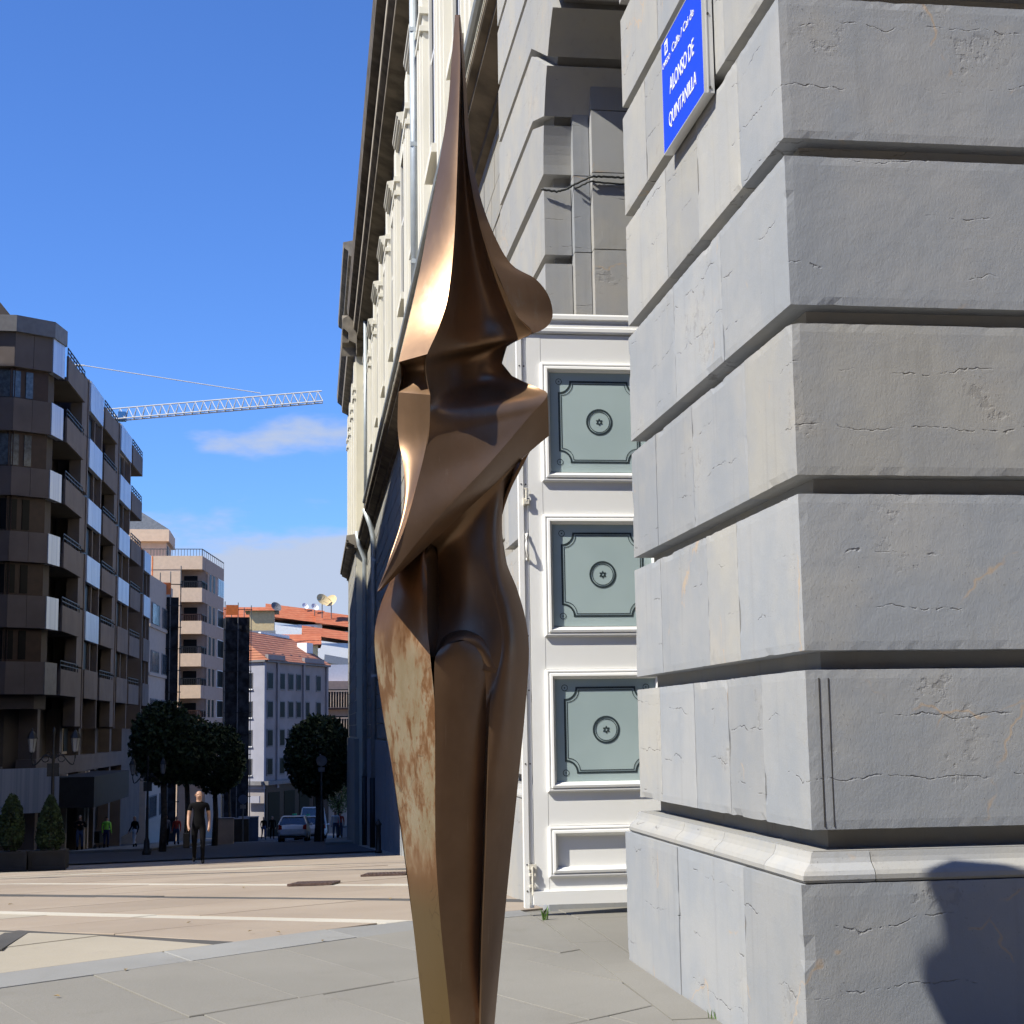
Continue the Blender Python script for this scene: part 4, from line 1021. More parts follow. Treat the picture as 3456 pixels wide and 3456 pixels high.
# weeds in the joints and dry leaves
def tuft(label, p, h, n, name='weed_tuft', mat='grass'):
    m = MB(); r0 = random.Random(int(p[0] * 1000))
    for i in range(n):
        a = r0.uniform(0, 2 * pi); l = h * r0.uniform(.6, 1.1); w = .0025 * (h / .05); d = r0.uniform(.2, .7) * l
        b0 = Vector((p[0] + r0.uniform(-.012, .012), p[1] + r0.uniform(-.012, .012), p[2])); ux = Vector((cos(a), sin(a), 0)); sd = Vector((-sin(a), cos(a), 0)) * w
        mid = b0 + ux * d * .4 + Vector((0, 0, l * .7)); tip = b0 + ux * d + Vector((0, 0, l))
        m.add([b0 - sd, b0 + sd, mid + sd * .8, mid - sd * .8, tip], [(0, 1, 2, 3), (3, 2, 4)])
    o = m.build(name, M[mat], org=p, fix=False); o.location = p; tag(o, label, 'weed', 'weeds in the paving joints')
tuft('small green weed tuft growing in the joint below the white door', (1.298, 8.15, 0), .07, 16)
tuft('small green weed at the foot of the grey corner plinth', (1.425, 5.33, 0), .035, 10)
leafs = [(585, 796, 'dry leaf on the kerb line at lower left'), (265, 920, 'dry leaf on the grey slabs nearest the lower left corner'), (1505, 660, 'dry leaf on the grey slab close to the bronze figure'), (1165, 615, 'dry leaf on tan paving just beyond the kerb, left of two'), (1295, 620, 'dry leaf on tan paving just beyond the kerb, right of two'),
         (880, 575, 'dry leaf on tan paving below the white strip'), (50, 488, 'dry leaf on tan paving at the left edge of the picture'), (1820, 463, 'dry leaf by the dark channel left of the bronze figure'), (1135, 410, 'dry leaf on tan paving left of the nearer drain grate')]
for i, (a, b, lb_) in enumerate(leafs):
    x, y = zz(a, b); s = .017 if b > 500 else .03; m = MB(); an = random.uniform(0, pi); u = np.array([cos(an), sin(an)]) * s; v = np.array([-sin(an), cos(an)]) * s * .5; z = gz(x, y) + .004
    m.add([(x - u[0], y - u[1], z), (x + v[0], y + v[1], z + .006), (x + u[0], y + u[1], z + .003), (x - v[0], y - v[1], z + .007), (x, y, z + .002)], [(0, 4, 1), (1, 4, 2), (2, 4, 3), (3, 4, 0)])
    o = m.build('dry_leaf', M['leaf_dry'], org=(x, y, z), fix=False); o.location = (x, y, z); tag(o, lb_, 'leaf', 'dry leaves scattered on the paving')

# ================================================================== FAR FACADES: helper frame
class Fr:
    """vertical facade plane: origin p0 (x,y), direction u along the facade, inward = u rotated left"""
    def __init__(s, p0, u):
        s.p = np.array(p0[:2], float); u = np.array(u[:2], float); s.u = u / np.linalg.norm(u); s.n = np.array([-s.u[1], s.u[0]])
    def uv(s, px, py):
        d = ray(px, py); t_ = (s.p @ s.n) / (d[:2] @ s.n); q = CAMLOC + d * t_; return (q[:2] - s.p) @ s.u, q[2]
    def pt(s, a, d, z): q = s.p + s.u * a + s.n * d; return (q[0], q[1], z)
    def box(s, mb, a0, a1, d0, d1, z0, z1, mi=0):
        vs = [s.pt(a0, d0, z0), s.pt(a1, d0, z0), s.pt(a1, d1, z0), s.pt(a0, d1, z0), s.pt(a0, d0, z1), s.pt(a1, d0, z1), s.pt(a1, d1, z1), s.pt(a0, d1, z1)]
        mb.add(vs, [(0,3,2,1),(4,5,6,7),(0,1,5,4),(1,2,6,5),(2,3,7,6),(3,0,4,7)], mi); return mb
def zo(r, a, b):
    k = r[2] / 1932; return r[0] + a * k, r[1] + b * k
Z5 = (0, 950, 800); Z6 = (0, 1700, 800); Z7 = (0, 2250, 800); ZH = (600, 1900, 700); ZG = (600, 2400, 700)
def fb(root, name, mat, F, a0, a1, d0, d1, z0, z1, parent=None):
    m = MB(); F.box(m, a0, a1, d0, d1, z0, z1); return m.build(name, M[mat], parent or root, root.location)

# ---- unseen blocks: first inferred from its shadow, rest added to cut sky light
def block(label, poly, z0, z1, mat='brown', floors=7):
    c = np.mean(poly, axis=0); r = thing('unseen_block', label, 'building', (c[0], c[1], z0))
    m = MB(); m.poly_prism([(x, y, z0) for x, y in poly], (0, 0, 0), (0, 0, z1 - z0)); m.build('wall', M[mat], r, r.location)
    m = MB(); m.poly_prism([(x, y, z1) for x, y in poly], (0, 0, 0), (0, 0, .5)); m.build('roof', M['capping'], r, r.location)
    n = len(poly)
    for k in range(floors):
        zz0 = z0 + 4 + (z1 - z0 - 5) * k / floors
        for i in range(n):
            F = Fr(poly[i], np.subtract(poly[(i + 1) % n], poly[i])); L = np.linalg.norm(np.subtract(poly[(i + 1) % n], poly[i]))
            m = MB(); F.box(m, .8, L - .8, -.03, .05, zz0, zz0 + 1.5); m.build('window_band', M['dark_room'], r, r.location)
block('tall brown apartment block shading the left of the square', [(-13.2, 35.2), (-15.2, 72), (-34, 72), (-34, 35.2)], -3.5, 27.2)
block('unseen beige block added on the west side to cut sky light', [(-38, -30), (-38, 28), (-52, 28), (-52, -30)], -1, 21, 'beige')
block('unseen dark brown block added on the right to darken bronze reflections', [(11, -30), (26, -30), (26, 1.5), (11, 1.5)], -1, 23, 'brown_dark')  # added so the bronze reflects a dark wall instead of open sky
block('unseen dark brown block added behind the camera to cut sky light', [(22, -34), (-36, -34), (-36, -46), (22, -46)], -1, 22, 'brown_dark')

# ---- brown apartment building on the left
BP = np.array([-11.57, 78.0]); BU = np.array([sin(radians(1.6)), cos(radians(1.6))])
FS = Fr(BP, BU)                                    # street side (runs away from us), inward is to the left
brown = thing('brown_apartment_building', 'brown clad apartment building with silver panels and recessed balconies, left edge', 'building', (BP[0], BP[1], -5))
def lp(a, d): q = FS.pt(a, d, 0); return q[:2]
PA, PB, PC, PD = lp(0, 0), lp(-1.6, .28), lp(-2.75, 1.85), lp(-3.05, 9.0)
F0 = Fr(PB, np.subtract(PA, PB)); F1 = Fr(PC, np.subtract(PB, PC)); F2 = Fr(PD, np.subtract(PC, PD))
L0, L1, L2 = [np.linalg.norm(np.subtract(a, b)) for a, b in ((PA, PB), (PB, PC), (PC, PD))]
BB = [2.88, 6.02, 9.17, 12.34, 15.49, 18.62]; BT = [4.42, 7.57, 10.62, 13.74, 17.08, 20.3]
# core masses
m = MB(); q = [lp(.2, .5), lp(-1.4, .75), lp(-2.4, 2.2), lp(-2.6, 16), lp(31, 16), lp(31, 1.5), lp(.2, 1.5)]
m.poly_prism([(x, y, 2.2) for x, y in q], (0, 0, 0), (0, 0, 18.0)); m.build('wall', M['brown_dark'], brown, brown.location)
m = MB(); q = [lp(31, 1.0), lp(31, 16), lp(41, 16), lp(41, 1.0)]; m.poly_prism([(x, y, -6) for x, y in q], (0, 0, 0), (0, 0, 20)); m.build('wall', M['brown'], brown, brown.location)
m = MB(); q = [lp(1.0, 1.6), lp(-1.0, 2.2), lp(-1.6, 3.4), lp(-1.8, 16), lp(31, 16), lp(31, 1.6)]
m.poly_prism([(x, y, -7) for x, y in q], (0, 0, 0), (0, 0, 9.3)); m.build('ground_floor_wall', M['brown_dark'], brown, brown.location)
for k in range(6):
    z0, z1 = BB[k], BT[k]
    # front cladding panels
    for (F, L, n) in ((F1, L1, 2), (F2, L2, 6)):
        for i in range(n): fb(brown, 'cladding_panel', 'brown', F, L * i / n + .008, L * (i + 1) / n - .008, 0, .4, z0, z1)
    fb(brown, 'silver_panel', 'silver' if k > 0 else 'capping', F0, 0, L0 - .01, -.04, .3, z0, z1)
    # front windows between the bands
    if k < 5:
        w0, w1 = BT[k], BB[k + 1]
        br = k >= 3
        for (F, L, lst) in ((F1, L1, ((.12, .50, br), (.78, 1.14, br))), (F2, L2, ((L2 - .85, L2 - .15, br), (L2 - 1.7, L2 - 1.05, br), (L2 - 2.8, L2 - 2.0, False)))):
            fr = fb(brown, 'window_frame', 'wood', F, 0, L, .38, .46, w0, w1)
            for (a, b, cu) in lst: fb(brown, 'window_pane', 'curtain' if cu else 'dark_room', F, a, b, .34, .39, w0 + .12, w1 - .12, fr)
    # street side: silver panels over dark windows, balconies between
    for (a, b) in ((7.75, 12.35), (19.85, 24.75)) + (((32.6, 36.2),) if k < 4 else ()):
        nb = 3
        for i in range(nb):
            fb(brown, 'silver_panel', 'silver' if not (k == 0 or (k == 1 and a > 15)) else 'brown', FS, a + (b - a) * i / nb + .01, a + (b - a) * (i + 1) / nb - .01, -.12, .12, z0, z1)
        w0 = BT[k - 1] if k else None
        if k: fb(brown, 'window_pane', 'dark_room', FS, a + .1, b - .5, .25, .35, w0, z0)
        if k: fb(brown, 'window_post', 'brown', FS, a + 2.9, a + 3.15, .1, .3, w0, z0)
        fb(brown, 'wall_fin', 'brown', FS, b + .0, b + .28, -.05, 1.5, z0 - 1.6, z1 + .02); fb(brown, 'wall_fin', 'brown', FS, a - .32, a - .04, -.05, 1.5, z0 - 1.6, z1 + .02)
    for (a, b) in ((.35, 5.6), (12.8, 18.0), (25.1, 30.2)):
        p = fb(brown, 'balcony_parapet', 'brown', FS, a, b, -.16, -.06, z0 + .0, z0 + 1.28)
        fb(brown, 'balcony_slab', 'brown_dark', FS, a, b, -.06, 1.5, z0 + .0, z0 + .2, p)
        fb(brown, 'balcony_end', 'brown', FS, b - .12, b, -.06, 1.5, z0 + .2, z0 + 1.28, p)
        m = MB(); F = FS
        for h in (1.46, 1.66): F.box(m, a, b, -.14, -.09, z0 + h, z0 + h + .05)
        n = 7
        for i in range(n): s = a + (b - a - .05) * i / (n - 1); F.box(m, s, s + .05, -.135, -.095, z0 + 1.28, z0 + 1.7)
        m.build('balcony_rail', M['iron'], p, brown.location)
        if k < 5: fb(brown, 'balcony_door', 'dark_room', FS, a + .8, a + 2.4, 1.46, 1.52, z0 + .2, z0 + 2.5)
    for (a, b) in ((5.7, 7.4), (18.1, 19.5)): fb(brown, 'wall_panel', 'brown', FS, a, b, .0, .6, z0 - 1.5, z1)
# capping and roof over the front
m = MB(); q = [lp(.1, -.12), lp(-1.75, .15), lp(-3.0, 1.75), lp(-3.3, 9), lp(.1, 9)]; m.poly_prism([(x, y, 20.3) for x, y in q], (0, 0, 0), (0, 0, .8)); m.build('roof_cap', M['capping'], brown, brown.location)
m = MB(); m.poly_prism([(-14.43, 82, 21.0), (-14.43, 82, 22.26), (-20, 82, 29.2), (-34, 82, 29.2), (-34, 82, 21.0)], (0, 0, 0), (0, 8, 0)); m.build('roof', M['brown_dark'], brown, brown.location)
# shop floor: piers, fascia, mezzanine windows, awning
for a in (.4, 6.6, 12.6, 18.6, 24.6, 30.2): fb(brown, 'shop_pier', 'brown', FS, a, a + .7, .9, 1.8, -7, 2.3)
for i, a in enumerate((7.4, 9.0, 10.7, 13.4, 15.2, 19.4, 21.2, 25.4, 27.6)):
    w = fb(brown, 'mezzanine_window', 'beige', FS, a, a + 1.45, 1.45, 1.62, -.1, 2.1); fb(brown, 'window_pane', 'dark_room', FS, a + .14, a + 1.31, 1.40, 1.47, .05, 1.95, w)
fb(brown, 'shop_fascia', 'brown', FS, -.5, 30.6, .75, 1.7, -1.1, -.2)
fb(brown, 'shop_fascia', 'capping', F2, L2 - 3.2, L2 - .2, .9, 1.3, -2.6, -.5); fb(brown, 'shop_fascia', 'silver', F1, .1, L1 + 1.2, .55, .8, -2.7, -.6)
fb(brown, 'awning', 'planter', FS, 4.2, 17.5, -1.3, .8, -2.75, -1.2)
for a, b in ((1.2, 6.4), (7.4, 12.4), (13.4, 18.4), (19.4, 24.4)): fb(brown, 'shop_window', 'curtain' if a < 2 else 'dark_room', FS, a, b, 1.52, 1.62, -4.9, -1.3)
fb(brown, 'shop_window', 'curtain', F2, L2 - 2.4, L2 - .2, 1.2, 1.3, -4.6, -2.8)
for a in (6.7, 12.7, 13.9): fb(brown, 'shop_post', 'beige', FS, a, a + .4, .5, .9, -7, -1.1)

# ---- beige building beyond
FE = Fr(onY(*zo(Z6, 1220, 560), 122)[:2], (.06, 1))
beige = thing('beige_building', 'narrow beige building with paired windows between the brown block and the scaffold', 'building', (FE.p[0], FE.p[1], -8))
FEf = Fr(FE.p + np.array([-6, 0]), (1, 0))
m = MB(); q = [FE.pt(0, 0, 0)[:2], FE.pt(13, 0, 0)[:2], FE.pt(13, 8, 0)[:2], FE.pt(0, 8, 0)[:2]]; m.poly_prism([(x, y, -8) for x, y in q], (0, 0, 0), (0, 0, 21.2)); m.build('wall', M['beige'], beige, beige.location)
for k in range(5):
    z = 9.4 - 3.95 * .95 * k + .0
    fb(beige, 'floor_band', 'beige', FE, 0, 13, -.12, .02, z - .25, z)
    for a in (1.2, 7.0): w = fb(beige, 'window_frame', 'capping', FE, a, a + 4.2, -.06, .02, z, z + 1.75); fb(beige, 'window_pane', 'curtain', FE, a + .3, a + 3.9, -.09, -.05, z + .1, z + 1.65, w)
for a in (2, 5, 8): m = MB(); p = FE.pt(a, 1, 13.2); m.tube([p, (p[0], p[1], 15.5)], .06, 6); m.build('roof_post', M['orange'], beige, beige.location)

# ---- pink apartment building
PO_ = np.array([-8.41, 142.0]); FPf = Fr((-15.0, 142.0), (1, 0)); FPs = Fr(PO_, (1.4, 12.0)); WX = -8.41 + 15.0; SL = 12.1
pink = thing('pink_apartment_building', 'pale pink apartment building with lit corner balconies and slate penthouse roof', 'building', (-8.41, 142.0, -9))
PZ = [(15.63, 16.86), (12.67, 13.95), (9.78, 10.95), (6.85, 8.02), (3.99, 5.17), (1.1, 2.3), (-1.8, -.6)]
m = MB(); q = [(-15, 143.6), (-8.2, 143.6), FPs.pt(3.2, 1.4, 0)[:2], FPs.pt(3.2, .05, 0)[:2], FPs.pt(SL, .05, 0)[:2], FPs.pt(SL, 8, 0)[:2]]
m.poly_prism([(x, y, -9) for x, y in q], (0, 0, 0), (0, 0, 25.6)); m.build('wall', M['pink_dark'], pink, pink.location)
m = MB(); FPf.box(m, 0, WX - 1.95, .02, 1.7, -9, 16.6); m.build('wall', M['pink'], pink, pink.location)
for k, (z0, z1) in enumerate(PZ):
    m = MB(); FPf.box(m, WX - 1.95 if k else -1, WX, -.02, .14, z0, z1); p = m.build('parapet', M['pink'], pink, pink.location)
    m = MB(); FPs.box(m, 0.001, SL, .0, .14, z0 + .001, z1 - .001); m.build('parapet', M['pink_dark'], pink, pink.location)  # same parapet in darker pink, side shade put into the colour
    m = MB(); FPf.box(m, WX - 1.95, WX - .1, .1, 1.7, z0, z0 + .25); m.build('balcony_slab', M['pink'], pink, pink.location)
    if k:
        m = MB(); n = 13
        for i in range(n): s = WX - 1.93 + 1.9 * i / (n - 1); FPf.box(m, s - .03, s + .03, .02, .08, z1, z1 + .55)
        FPf.box(m, WX - 1.95, WX, .0, .1, z1 + .55, z1 + .63)
        for i in range(8): s = .1 + 2.6 * i / 7; FPs.box(m, s - .03, s + .03, .02, .08, z1, z1 + .55)
        FPs.box(m, 0, 2.8, 0, .1, z1 + .551, z1 + .629)
        m.build('balcony_rail', M['wood' if k in (2, 5) else 'iron'], pink, pink.location)
        fb(pink, 'balcony_door', 'dark_room', FPf, WX - 1.7, WX - .5, 1.52, 1.62, z0 + .25, z0 + 2.5)
    if k < 6:
        n0 = PZ[k + 1][1]
        for a in (3.9, 6.0): w = fb(pink, 'window_frame', 'pink', FPs, a - .15, a + 1.25, .02, .1, n0, z0); fb(pink, 'window_pane', 'dark_room', FPs, a, a + 1.1, .0, .05, n0 + .02, z0 - .05, w)
        g = fb(pink, 'gallery_frame', 'white', FPs, 8.6, 11.9, -.03, .06, n0, z0)
        for i in range(3): fb(pink, 'gallery_pane', 'curtain' if k == 0 else 'dark_room', FPs, 8.65 + 1.1 * i, 9.65 + 1.1 * i, -.05, -.01, n0 + .08, z0 - .08, g)
m = MB(); FPf.box(m, -1, WX - 3.5, 3, 9, 16.8, 18.5); m.build('penthouse_wall', M['pink'], pink, pink.location)
m = MB(); FPf.box(m, -1, WX - 3.2, 2.4, 9.6, 18.5, 19.6); m.build('penthouse_parapet', M['pink'], pink, pink.location)
fb(pink, 'penthouse_door', 'dark_room', FPf, WX - 3.49, WX - 3.44, 4, 5, 16.9, 18.2)
m = MB(); F = FPf; m.add([F.pt(-1, 2.4, 19.6), F.pt(WX - 3.2, 2.4, 19.6), F.pt(WX - 3.2, 9.6, 19.6), F.pt(-1, 9.6, 19.6), F.pt(-2.5, 6, 23.6)], [(0, 1, 4), (1, 2, 4), (2, 3, 4)]); m.build('penthouse_roof', M['slate'], pink, pink.location)
m = MB(); n = 18
for i in range(n): s = WX - 4.6 + 4.6 * i / (n - 1); FPf.box(m, s - .02, s + .02, .02, .06, 16.86, 17.45)
FPf.box(m, -1, WX, .0, .08, 17.45, 17.52)
for i in range(12): s = SL * i / 11; FPs.box(m, s - .02, s + .02, .02, .06, 16.86, 17.45)
FPs.box(m, 0, SL, 0, .08, 17.451, 17.519); m.build('terrace_rail', M['steel'], pink, pink.location)

# ---- scaffolds (netting, poles, decks)
def scaffold(label, F, L, D, z0, z1, top, decks, mesh=True):
    r = thing('scaffold', label, 'scaffold', F.pt(0, 0, z0))
    m = MB(); F.box(m, .12, L - .12, .15, D, z0, z1); m.build('netting', M['net'], r, r.location)
    for i in range(3):
        for d in (0, D):
            a = L * i / 2; p = F.pt(a, d, z0); m = MB(); m.tube([p, (p[0], p[1], z1 + top * random.uniform(.6, 1.1))], .05, 6); m.build('pole', M['steel'], r, r.location)
    for k in range(decks):
        z = z0 + (z1 + top * .4 - z0) * (k + 1) / decks; m = MB(); F.box(m, -.1, L + .1, -.06, .02, z, z + .07); m.build('deck', M['net'], r, r.location)
    m = MB(); F.box(m, .1, L * .5, -.09, -.03, z1 + .2, z1 + 1.2); m.build('guard', M['orange'], r, r.location)
a = onY(*zo(Z6, 1305, 700), 131); scaffold('dark netted scaffold tower against the pale pink building', Fr((a[0], 131), (1, .35)), 1.75, 5, -8.3, 12.2, 2.6, 12)
a = onY(*zo(ZH, 440, 440), 156); scaffold('tall dark netted scaffold between the pink and the tiled grey building', Fr((a[0], 156), (1, .15)), 2.6, 6, -9.5, 12.3, 1.8, 11)

# ---- grey building with red tiled roof
GA = np.array([-3.13, 165.0]); GB = np.array([3.77, 180.8]); GC = np.array([-4.95, 166.2])
FGs = Fr(GA, GB - GA); FGf = Fr(GC, GA - GC); LG = np.linalg.norm(GB - GA); LF = np.linalg.norm(GA - GC)
greyb = thing('grey_tiled_building', 'grey and pale blue stucco building with red tiled roof at the street end', 'building', (GA[0], GA[1], -10))
m = MB(); q = [tuple(GC), tuple(GA), tuple(GB), tuple(GB + FGs.n * 9), tuple(GC + FGs.n * 9)]
m.poly_prism([(x, y, -11) for x, y in q], (0, 0, 0), (0, 0, 19.3)); m.build('wall', M['grey_wall'], greyb, greyb.location)
fb(greyb, 'front_bay', 'pale_wall', FGf, 0, LF, -.1, .2, -5, 8.25)
for a, b in ((0, LF),): fb(greyb, 'cornice', 'capping', FGf, -.2, LF + .2, -.4, .1, 8.2, 8.42)
fb(greyb, 'cornice', 'capping', FGs, -.1, LG, -.35, .1, 8.2, 8.4)
win = [(835, 880), (950, 990), (1030, 1070), (1105, 1140), (1190, 1220), (1290, 1325)]
for k, zt in enumerate((7.05, 4.05, 1.06, -1.92)):
    for (a, b) in win:
        s0 = FGs.uv(*zo(ZH, a, 1100))[0]; s1 = FGs.uv(*zo(ZH, b, 1100))[0]
        w = fb(greyb, 'window_frame', 'capping', FGs, s0 - .12, s1 + .12, -.08, .05, zt - 1.75, zt + .12); fb(greyb, 'window_pane', 'dark_room', FGs, s0, s1, -.10, -.03, zt - 1.6, zt, w)
    w = fb(greyb, 'window_frame', 'capping', FGf, .0, .70, -.16, .0, zt - 1.65, zt + .06); fb(greyb, 'window_sill', 'white', FGf, .0, .75, -.3, -.1, zt - 1.75, zt - 1.65); fb(greyb, 'window_pane', 'dark_room', FGf, .05, .62, -.19, -.08, zt - 1.6, zt, w)
for a in (925, 1165, 1380): s0 = FGs.uv(*zo(ZH, a, 1100))[0]; fb(greyb, 'pilaster', 'grey_wall', FGs, s0 - .25, s0 + .25, -.22, .05, -5, 8.2)
for s0 in (FGs.uv(*zo(ZH, 830, 1100))[0] - 1.6, FGs.uv(*zo(ZH, 1180, 1100))[0] - .6): fb(greyb, 'bay_head', 'grey_wall', FGs, max(s0, .1), s0 + 5.6, -.3, .05, 8.2, 9.0)
fb(greyb, 'ground_cornice', 'capping', FGs, -.1, LG, -.5, .05, -4.6, -4.2); fb(greyb, 'ground_cornice', 'capping', FGf, -.2, LF, -.6, .1, -4.6, -4.2)
fb(greyb, 'shop_front', 'wood', FGs, .2, LG, -.1, .02, -11, -4.7)
for i in range(4): fb(greyb, 'shop_window', 'dark_room', FGs, .8 + 4 * i, 3.6 + 4 * i, -.14, -.05, -10, -5.4)
fb(greyb, 'shop_sign', 'pale_wall', FGf, .1, LF - .1, -.75, -.6, -6.4, -5.7)
m = MB(); e = .45
A = FGs.pt(-.3, -e, 8.4); B_ = FGs.pt(LG, -e, 8.4); Cc = FGs.pt(LG, 4.6, 11.6); Dd = FGs.pt(.9, 4.6, 12.0); E_ = (GC[0] - .5, GC[1] - .3, 8.4); G_ = (GC[0] + FGs.n[0] * 9, GC[1] + FGs.n[1] * 9, 8.4)
m.add([A, B_, Cc, Dd, E_, G_], [(0, 1, 2, 3), (4, 0, 3), (5, 4, 3)]); rf = m.build('roof', M['tiles'], greyb, greyb.location)
for i in range(6): fb(greyb, 'skylight', 'capping', FGs, 1.6 + 2.3 * i, 2.2 + 2.3 * i, .9, 1.3, 9.1, 9.32, rf)
a = FGs.uv(*zo(ZH, 1385, 800)); fb(greyb, 'chimney', 'white_wall', FGs, 15.2, 17.0, 1.8, 3.0, 7.5, 11.0, rf); fb(greyb, 'party_wall', 'white_wall', FGs, 9.0, 16.9, 4.7, 5.0, 8.5, 12.0, rf)

# ---- brown balcony building at the end, right
FB_ = Fr((3.3, 186), (1, .3)); endb = thing('end_building', 'reddish building with slatted balconies beside the grey tiled house', 'building', (3.3, 186, -11))
m = MB(); FB_.box(m, .2, 9, .5, 8, -12, 6.8); m.build('wall', M['pink_dark'], endb, endb.location)
for k, z in enumerate((3.6, .4, -2.8, -6)):
    p = fb(endb, 'balcony', 'wood', FB_, .3, 9, -.6, .6, z - .2, z)
    m = MB()
    for i in range(26): s = .4 + .33 * i; FB_.box(m, s, s + .08, -.6, -.5, z, z + 1.9)
    FB_.box(m, .3, 9, -.62, -.48, z + 1.9, z + 2.05); m.build('balcony_slats', M['pink'], p, endb.location)
    fb(endb, 'balcony_door', 'dark_room', FB_, .6, 8, .44, .52, z + .1, z + 2.2)
fb(endb, 'roof_terrace', 'white_wall', FB_, .2, 9, 1.5, 1.8, 6.8, 8.8)

# ---- hillside with houses
hx = [-500, -200, -90, -40, -20, 0, 20, 40, 90, 200, 500]; hy = [188, 200, 215, 235, 260, 300, 360, 600]
def hz(x, y): return float(np.interp(y, [188, 200, 215, 235, 260, 300, 360, 600], [-11.5, -7, 1, 8, 13, 17, 18, -30]))
hill = heightfield('hillside', hx, hy, M['foliage'], 0, hz); tag(hill, kind='structure')
def house(label, x0, x1, y0, y1, z0, ze, zr, wall, roof='tiles_far', ridge='x', over=.5, wins=()):
    h = thing('hill_house', label, 'house', ((x0 + x1) / 2, y0, z0), group='houses on the hillside')
    MB().box(x0, x1, y0, y1, z0, ze - (1.35 if ridge == 'slope' else 0)).build('wall', M[wall], h, h.location)
    m = MB(); o = over; ym = (y0 + y1) / 2; xm = (x0 + x1) / 2
    if ridge == 'x': m.add([(x0 - o, y0 - o, ze), (x1 + o, y0 - o, ze), (x1 + o, y1 + o, ze), (x0 - o, y1 + o, ze), (x0 - o, ym, zr), (x1 + o, ym, zr)], [(0, 1, 5, 4), (2, 3, 4, 5), (0, 4, 3), (1, 2, 5), (0, 3, 2, 1)])
    elif ridge == 'y': m.add([(x0 - o, y0 - o, ze), (x1 + o, y0 - o, ze), (x1 + o, y1 + o, ze), (x0 - o, y1 + o, ze), (xm, y0 - o, zr), (xm, y1 + o, zr)], [(0, 4, 5, 3), (1, 2, 5, 4), (0, 1, 4), (2, 3, 5), (0, 3, 2, 1)])
    elif ridge == 'slope':
        dr = 1.3; m.add([(x0 - o, y0 - o, ze + .1), (x1 + o, y0 - o, ze + .1 - dr), (x1 + o, y1 + o, ze - dr), (x0 - o, y1 + o, ze), (x0 - o, ym, zr), (x1 + o, ym, zr - dr)], [(0, 1, 5, 4), (2, 3, 4, 5), (0, 4, 3), (1, 2, 5), (0, 3, 2, 1)])
    rf = m.build('roof', M[roof], h, h.location)
    for (a, b, c, d) in wins:
        w = MB().box(a - .12, b + .12, y0 - .08, y0 + .05, c - .12, d + .12).build('window_frame', M['capping'], h, h.location); MB().box(a, b, y0 - .12, y0 - .06, c, d).build('window_pane', M['dark_room'], w, h.location)
    return h, rf
house('far house with long low orange roof, leftmost on the hill', -12.5, -4.2, 262, 272, 10, 19.7, 22.0, 'beige')
house('white hill house under the wide orange roof, behind the round dish', -4.5, 4.4, 258, 268, 10, 19.7, 22.3, 'white_wall', ridge='slope', wins=((1.8, 2.9, 16.4, 17.9),))
house('white hill house with orange roof stepping down at the right', 3.9, 12, 256, 266, 10, 18.4, 20.9, 'white_wall', ridge='slope', over=.6, wins=((6.3, 7.1, 15.6, 16.6),))
h, rf = house('small ochre rooftop house with flat eaves below the hill roofs', -6.9, -3.2, 236, 243, 8, 19.0, 19.3, 'ochre_wall', 'capping', over=.7)
house('low house with orange lean-to roof under the dishes', 1.5, 9, 240, 248, 6, 15.6, 17.3, 'white_wall', ridge='slope')
house('white terrace house with grey roof low on the hill, left', -8.2, -3.4, 226, 233, 4, 14.6, 15.6, 'white_wall', 'slate')
house('pale house with orange roof low on the hill, centre', -2.6, 3.2, 222, 230, 2, 13.0, 14.8, 'ochre_wall', ridge='x')
house('white house with dark roof panels low on the hill, right', 4.6, 10.5, 216, 224, 0, 10.2, 11.6, 'white_wall', 'slate', ridge='slope')
def dish(label, x, y, z, r, tilt, mat, base):
    d = thing('satellite_dish', label, 'satellite dish', (x, y, base), group='satellite dishes on the roofs')
    m = MB(); n = 20; ax = Vector((sin(tilt), -.75, .55)).normalized(); u = ax.cross(Vector((0, 0, 1))).normalized(); v = ax.cross(u); vs = []; fs = []
    for k in range(5):
        q = k / 4; rr = r * q; dp = .28 * r * q * q
        for i in range(n): a = 2 * pi * i / n; p = Vector((x, y, z)) + u * rr * cos(a) + v * rr * sin(a) + ax * dp; vs.append(tuple(p))
    for k in range(4):
        for i in range(n): fs.append((k * n + i, k * n + (i + 1) % n, (k + 1) * n + (i + 1) % n, (k + 1) * n + i))
    m.add(vs, fs); m.build('reflector', M[mat], d, d.location, smooth=True, fix=False)
    m = MB(); m.tube([(x, y + .3, base), (x, y + .2, z)], .09, 6); m.tube([tuple(Vector((x, y, z)) - u * 0 + ax * (.1 * r)), tuple(Vector((x, y, z)) + ax * r * .9)], .04, 5); m.build('mast', M['steel'], d, d.location)
for (a, b, rr, mt, lb, Y, bs) in ((1345, 350, 1.15, 'ochre_wall', 'left of two large orange satellite dishes on the roof ridge', 257, 19.4), (1430, 360, 1.15, 'ochre_wall', 'right of two large orange satellite dishes on the roof ridge', 258, 19.4), (912, 415, .85, 'capping', 'grey round satellite dish above the ochre rooftop house', 236.5, 19.0),
                            (1185, 405, .6, 'white_wall', 'small white satellite dish on the ridge', 262, 19.5), (1275, 415, .7, 'white_wall', 'white satellite dish left of the orange pair', 260, 19.5)):
    p = onY(*zo(ZH, a, b), Y); dish(lb, p[0], p[1], p[2], rr, .45 if 'right of' not in lb else -.5, mt, bs)

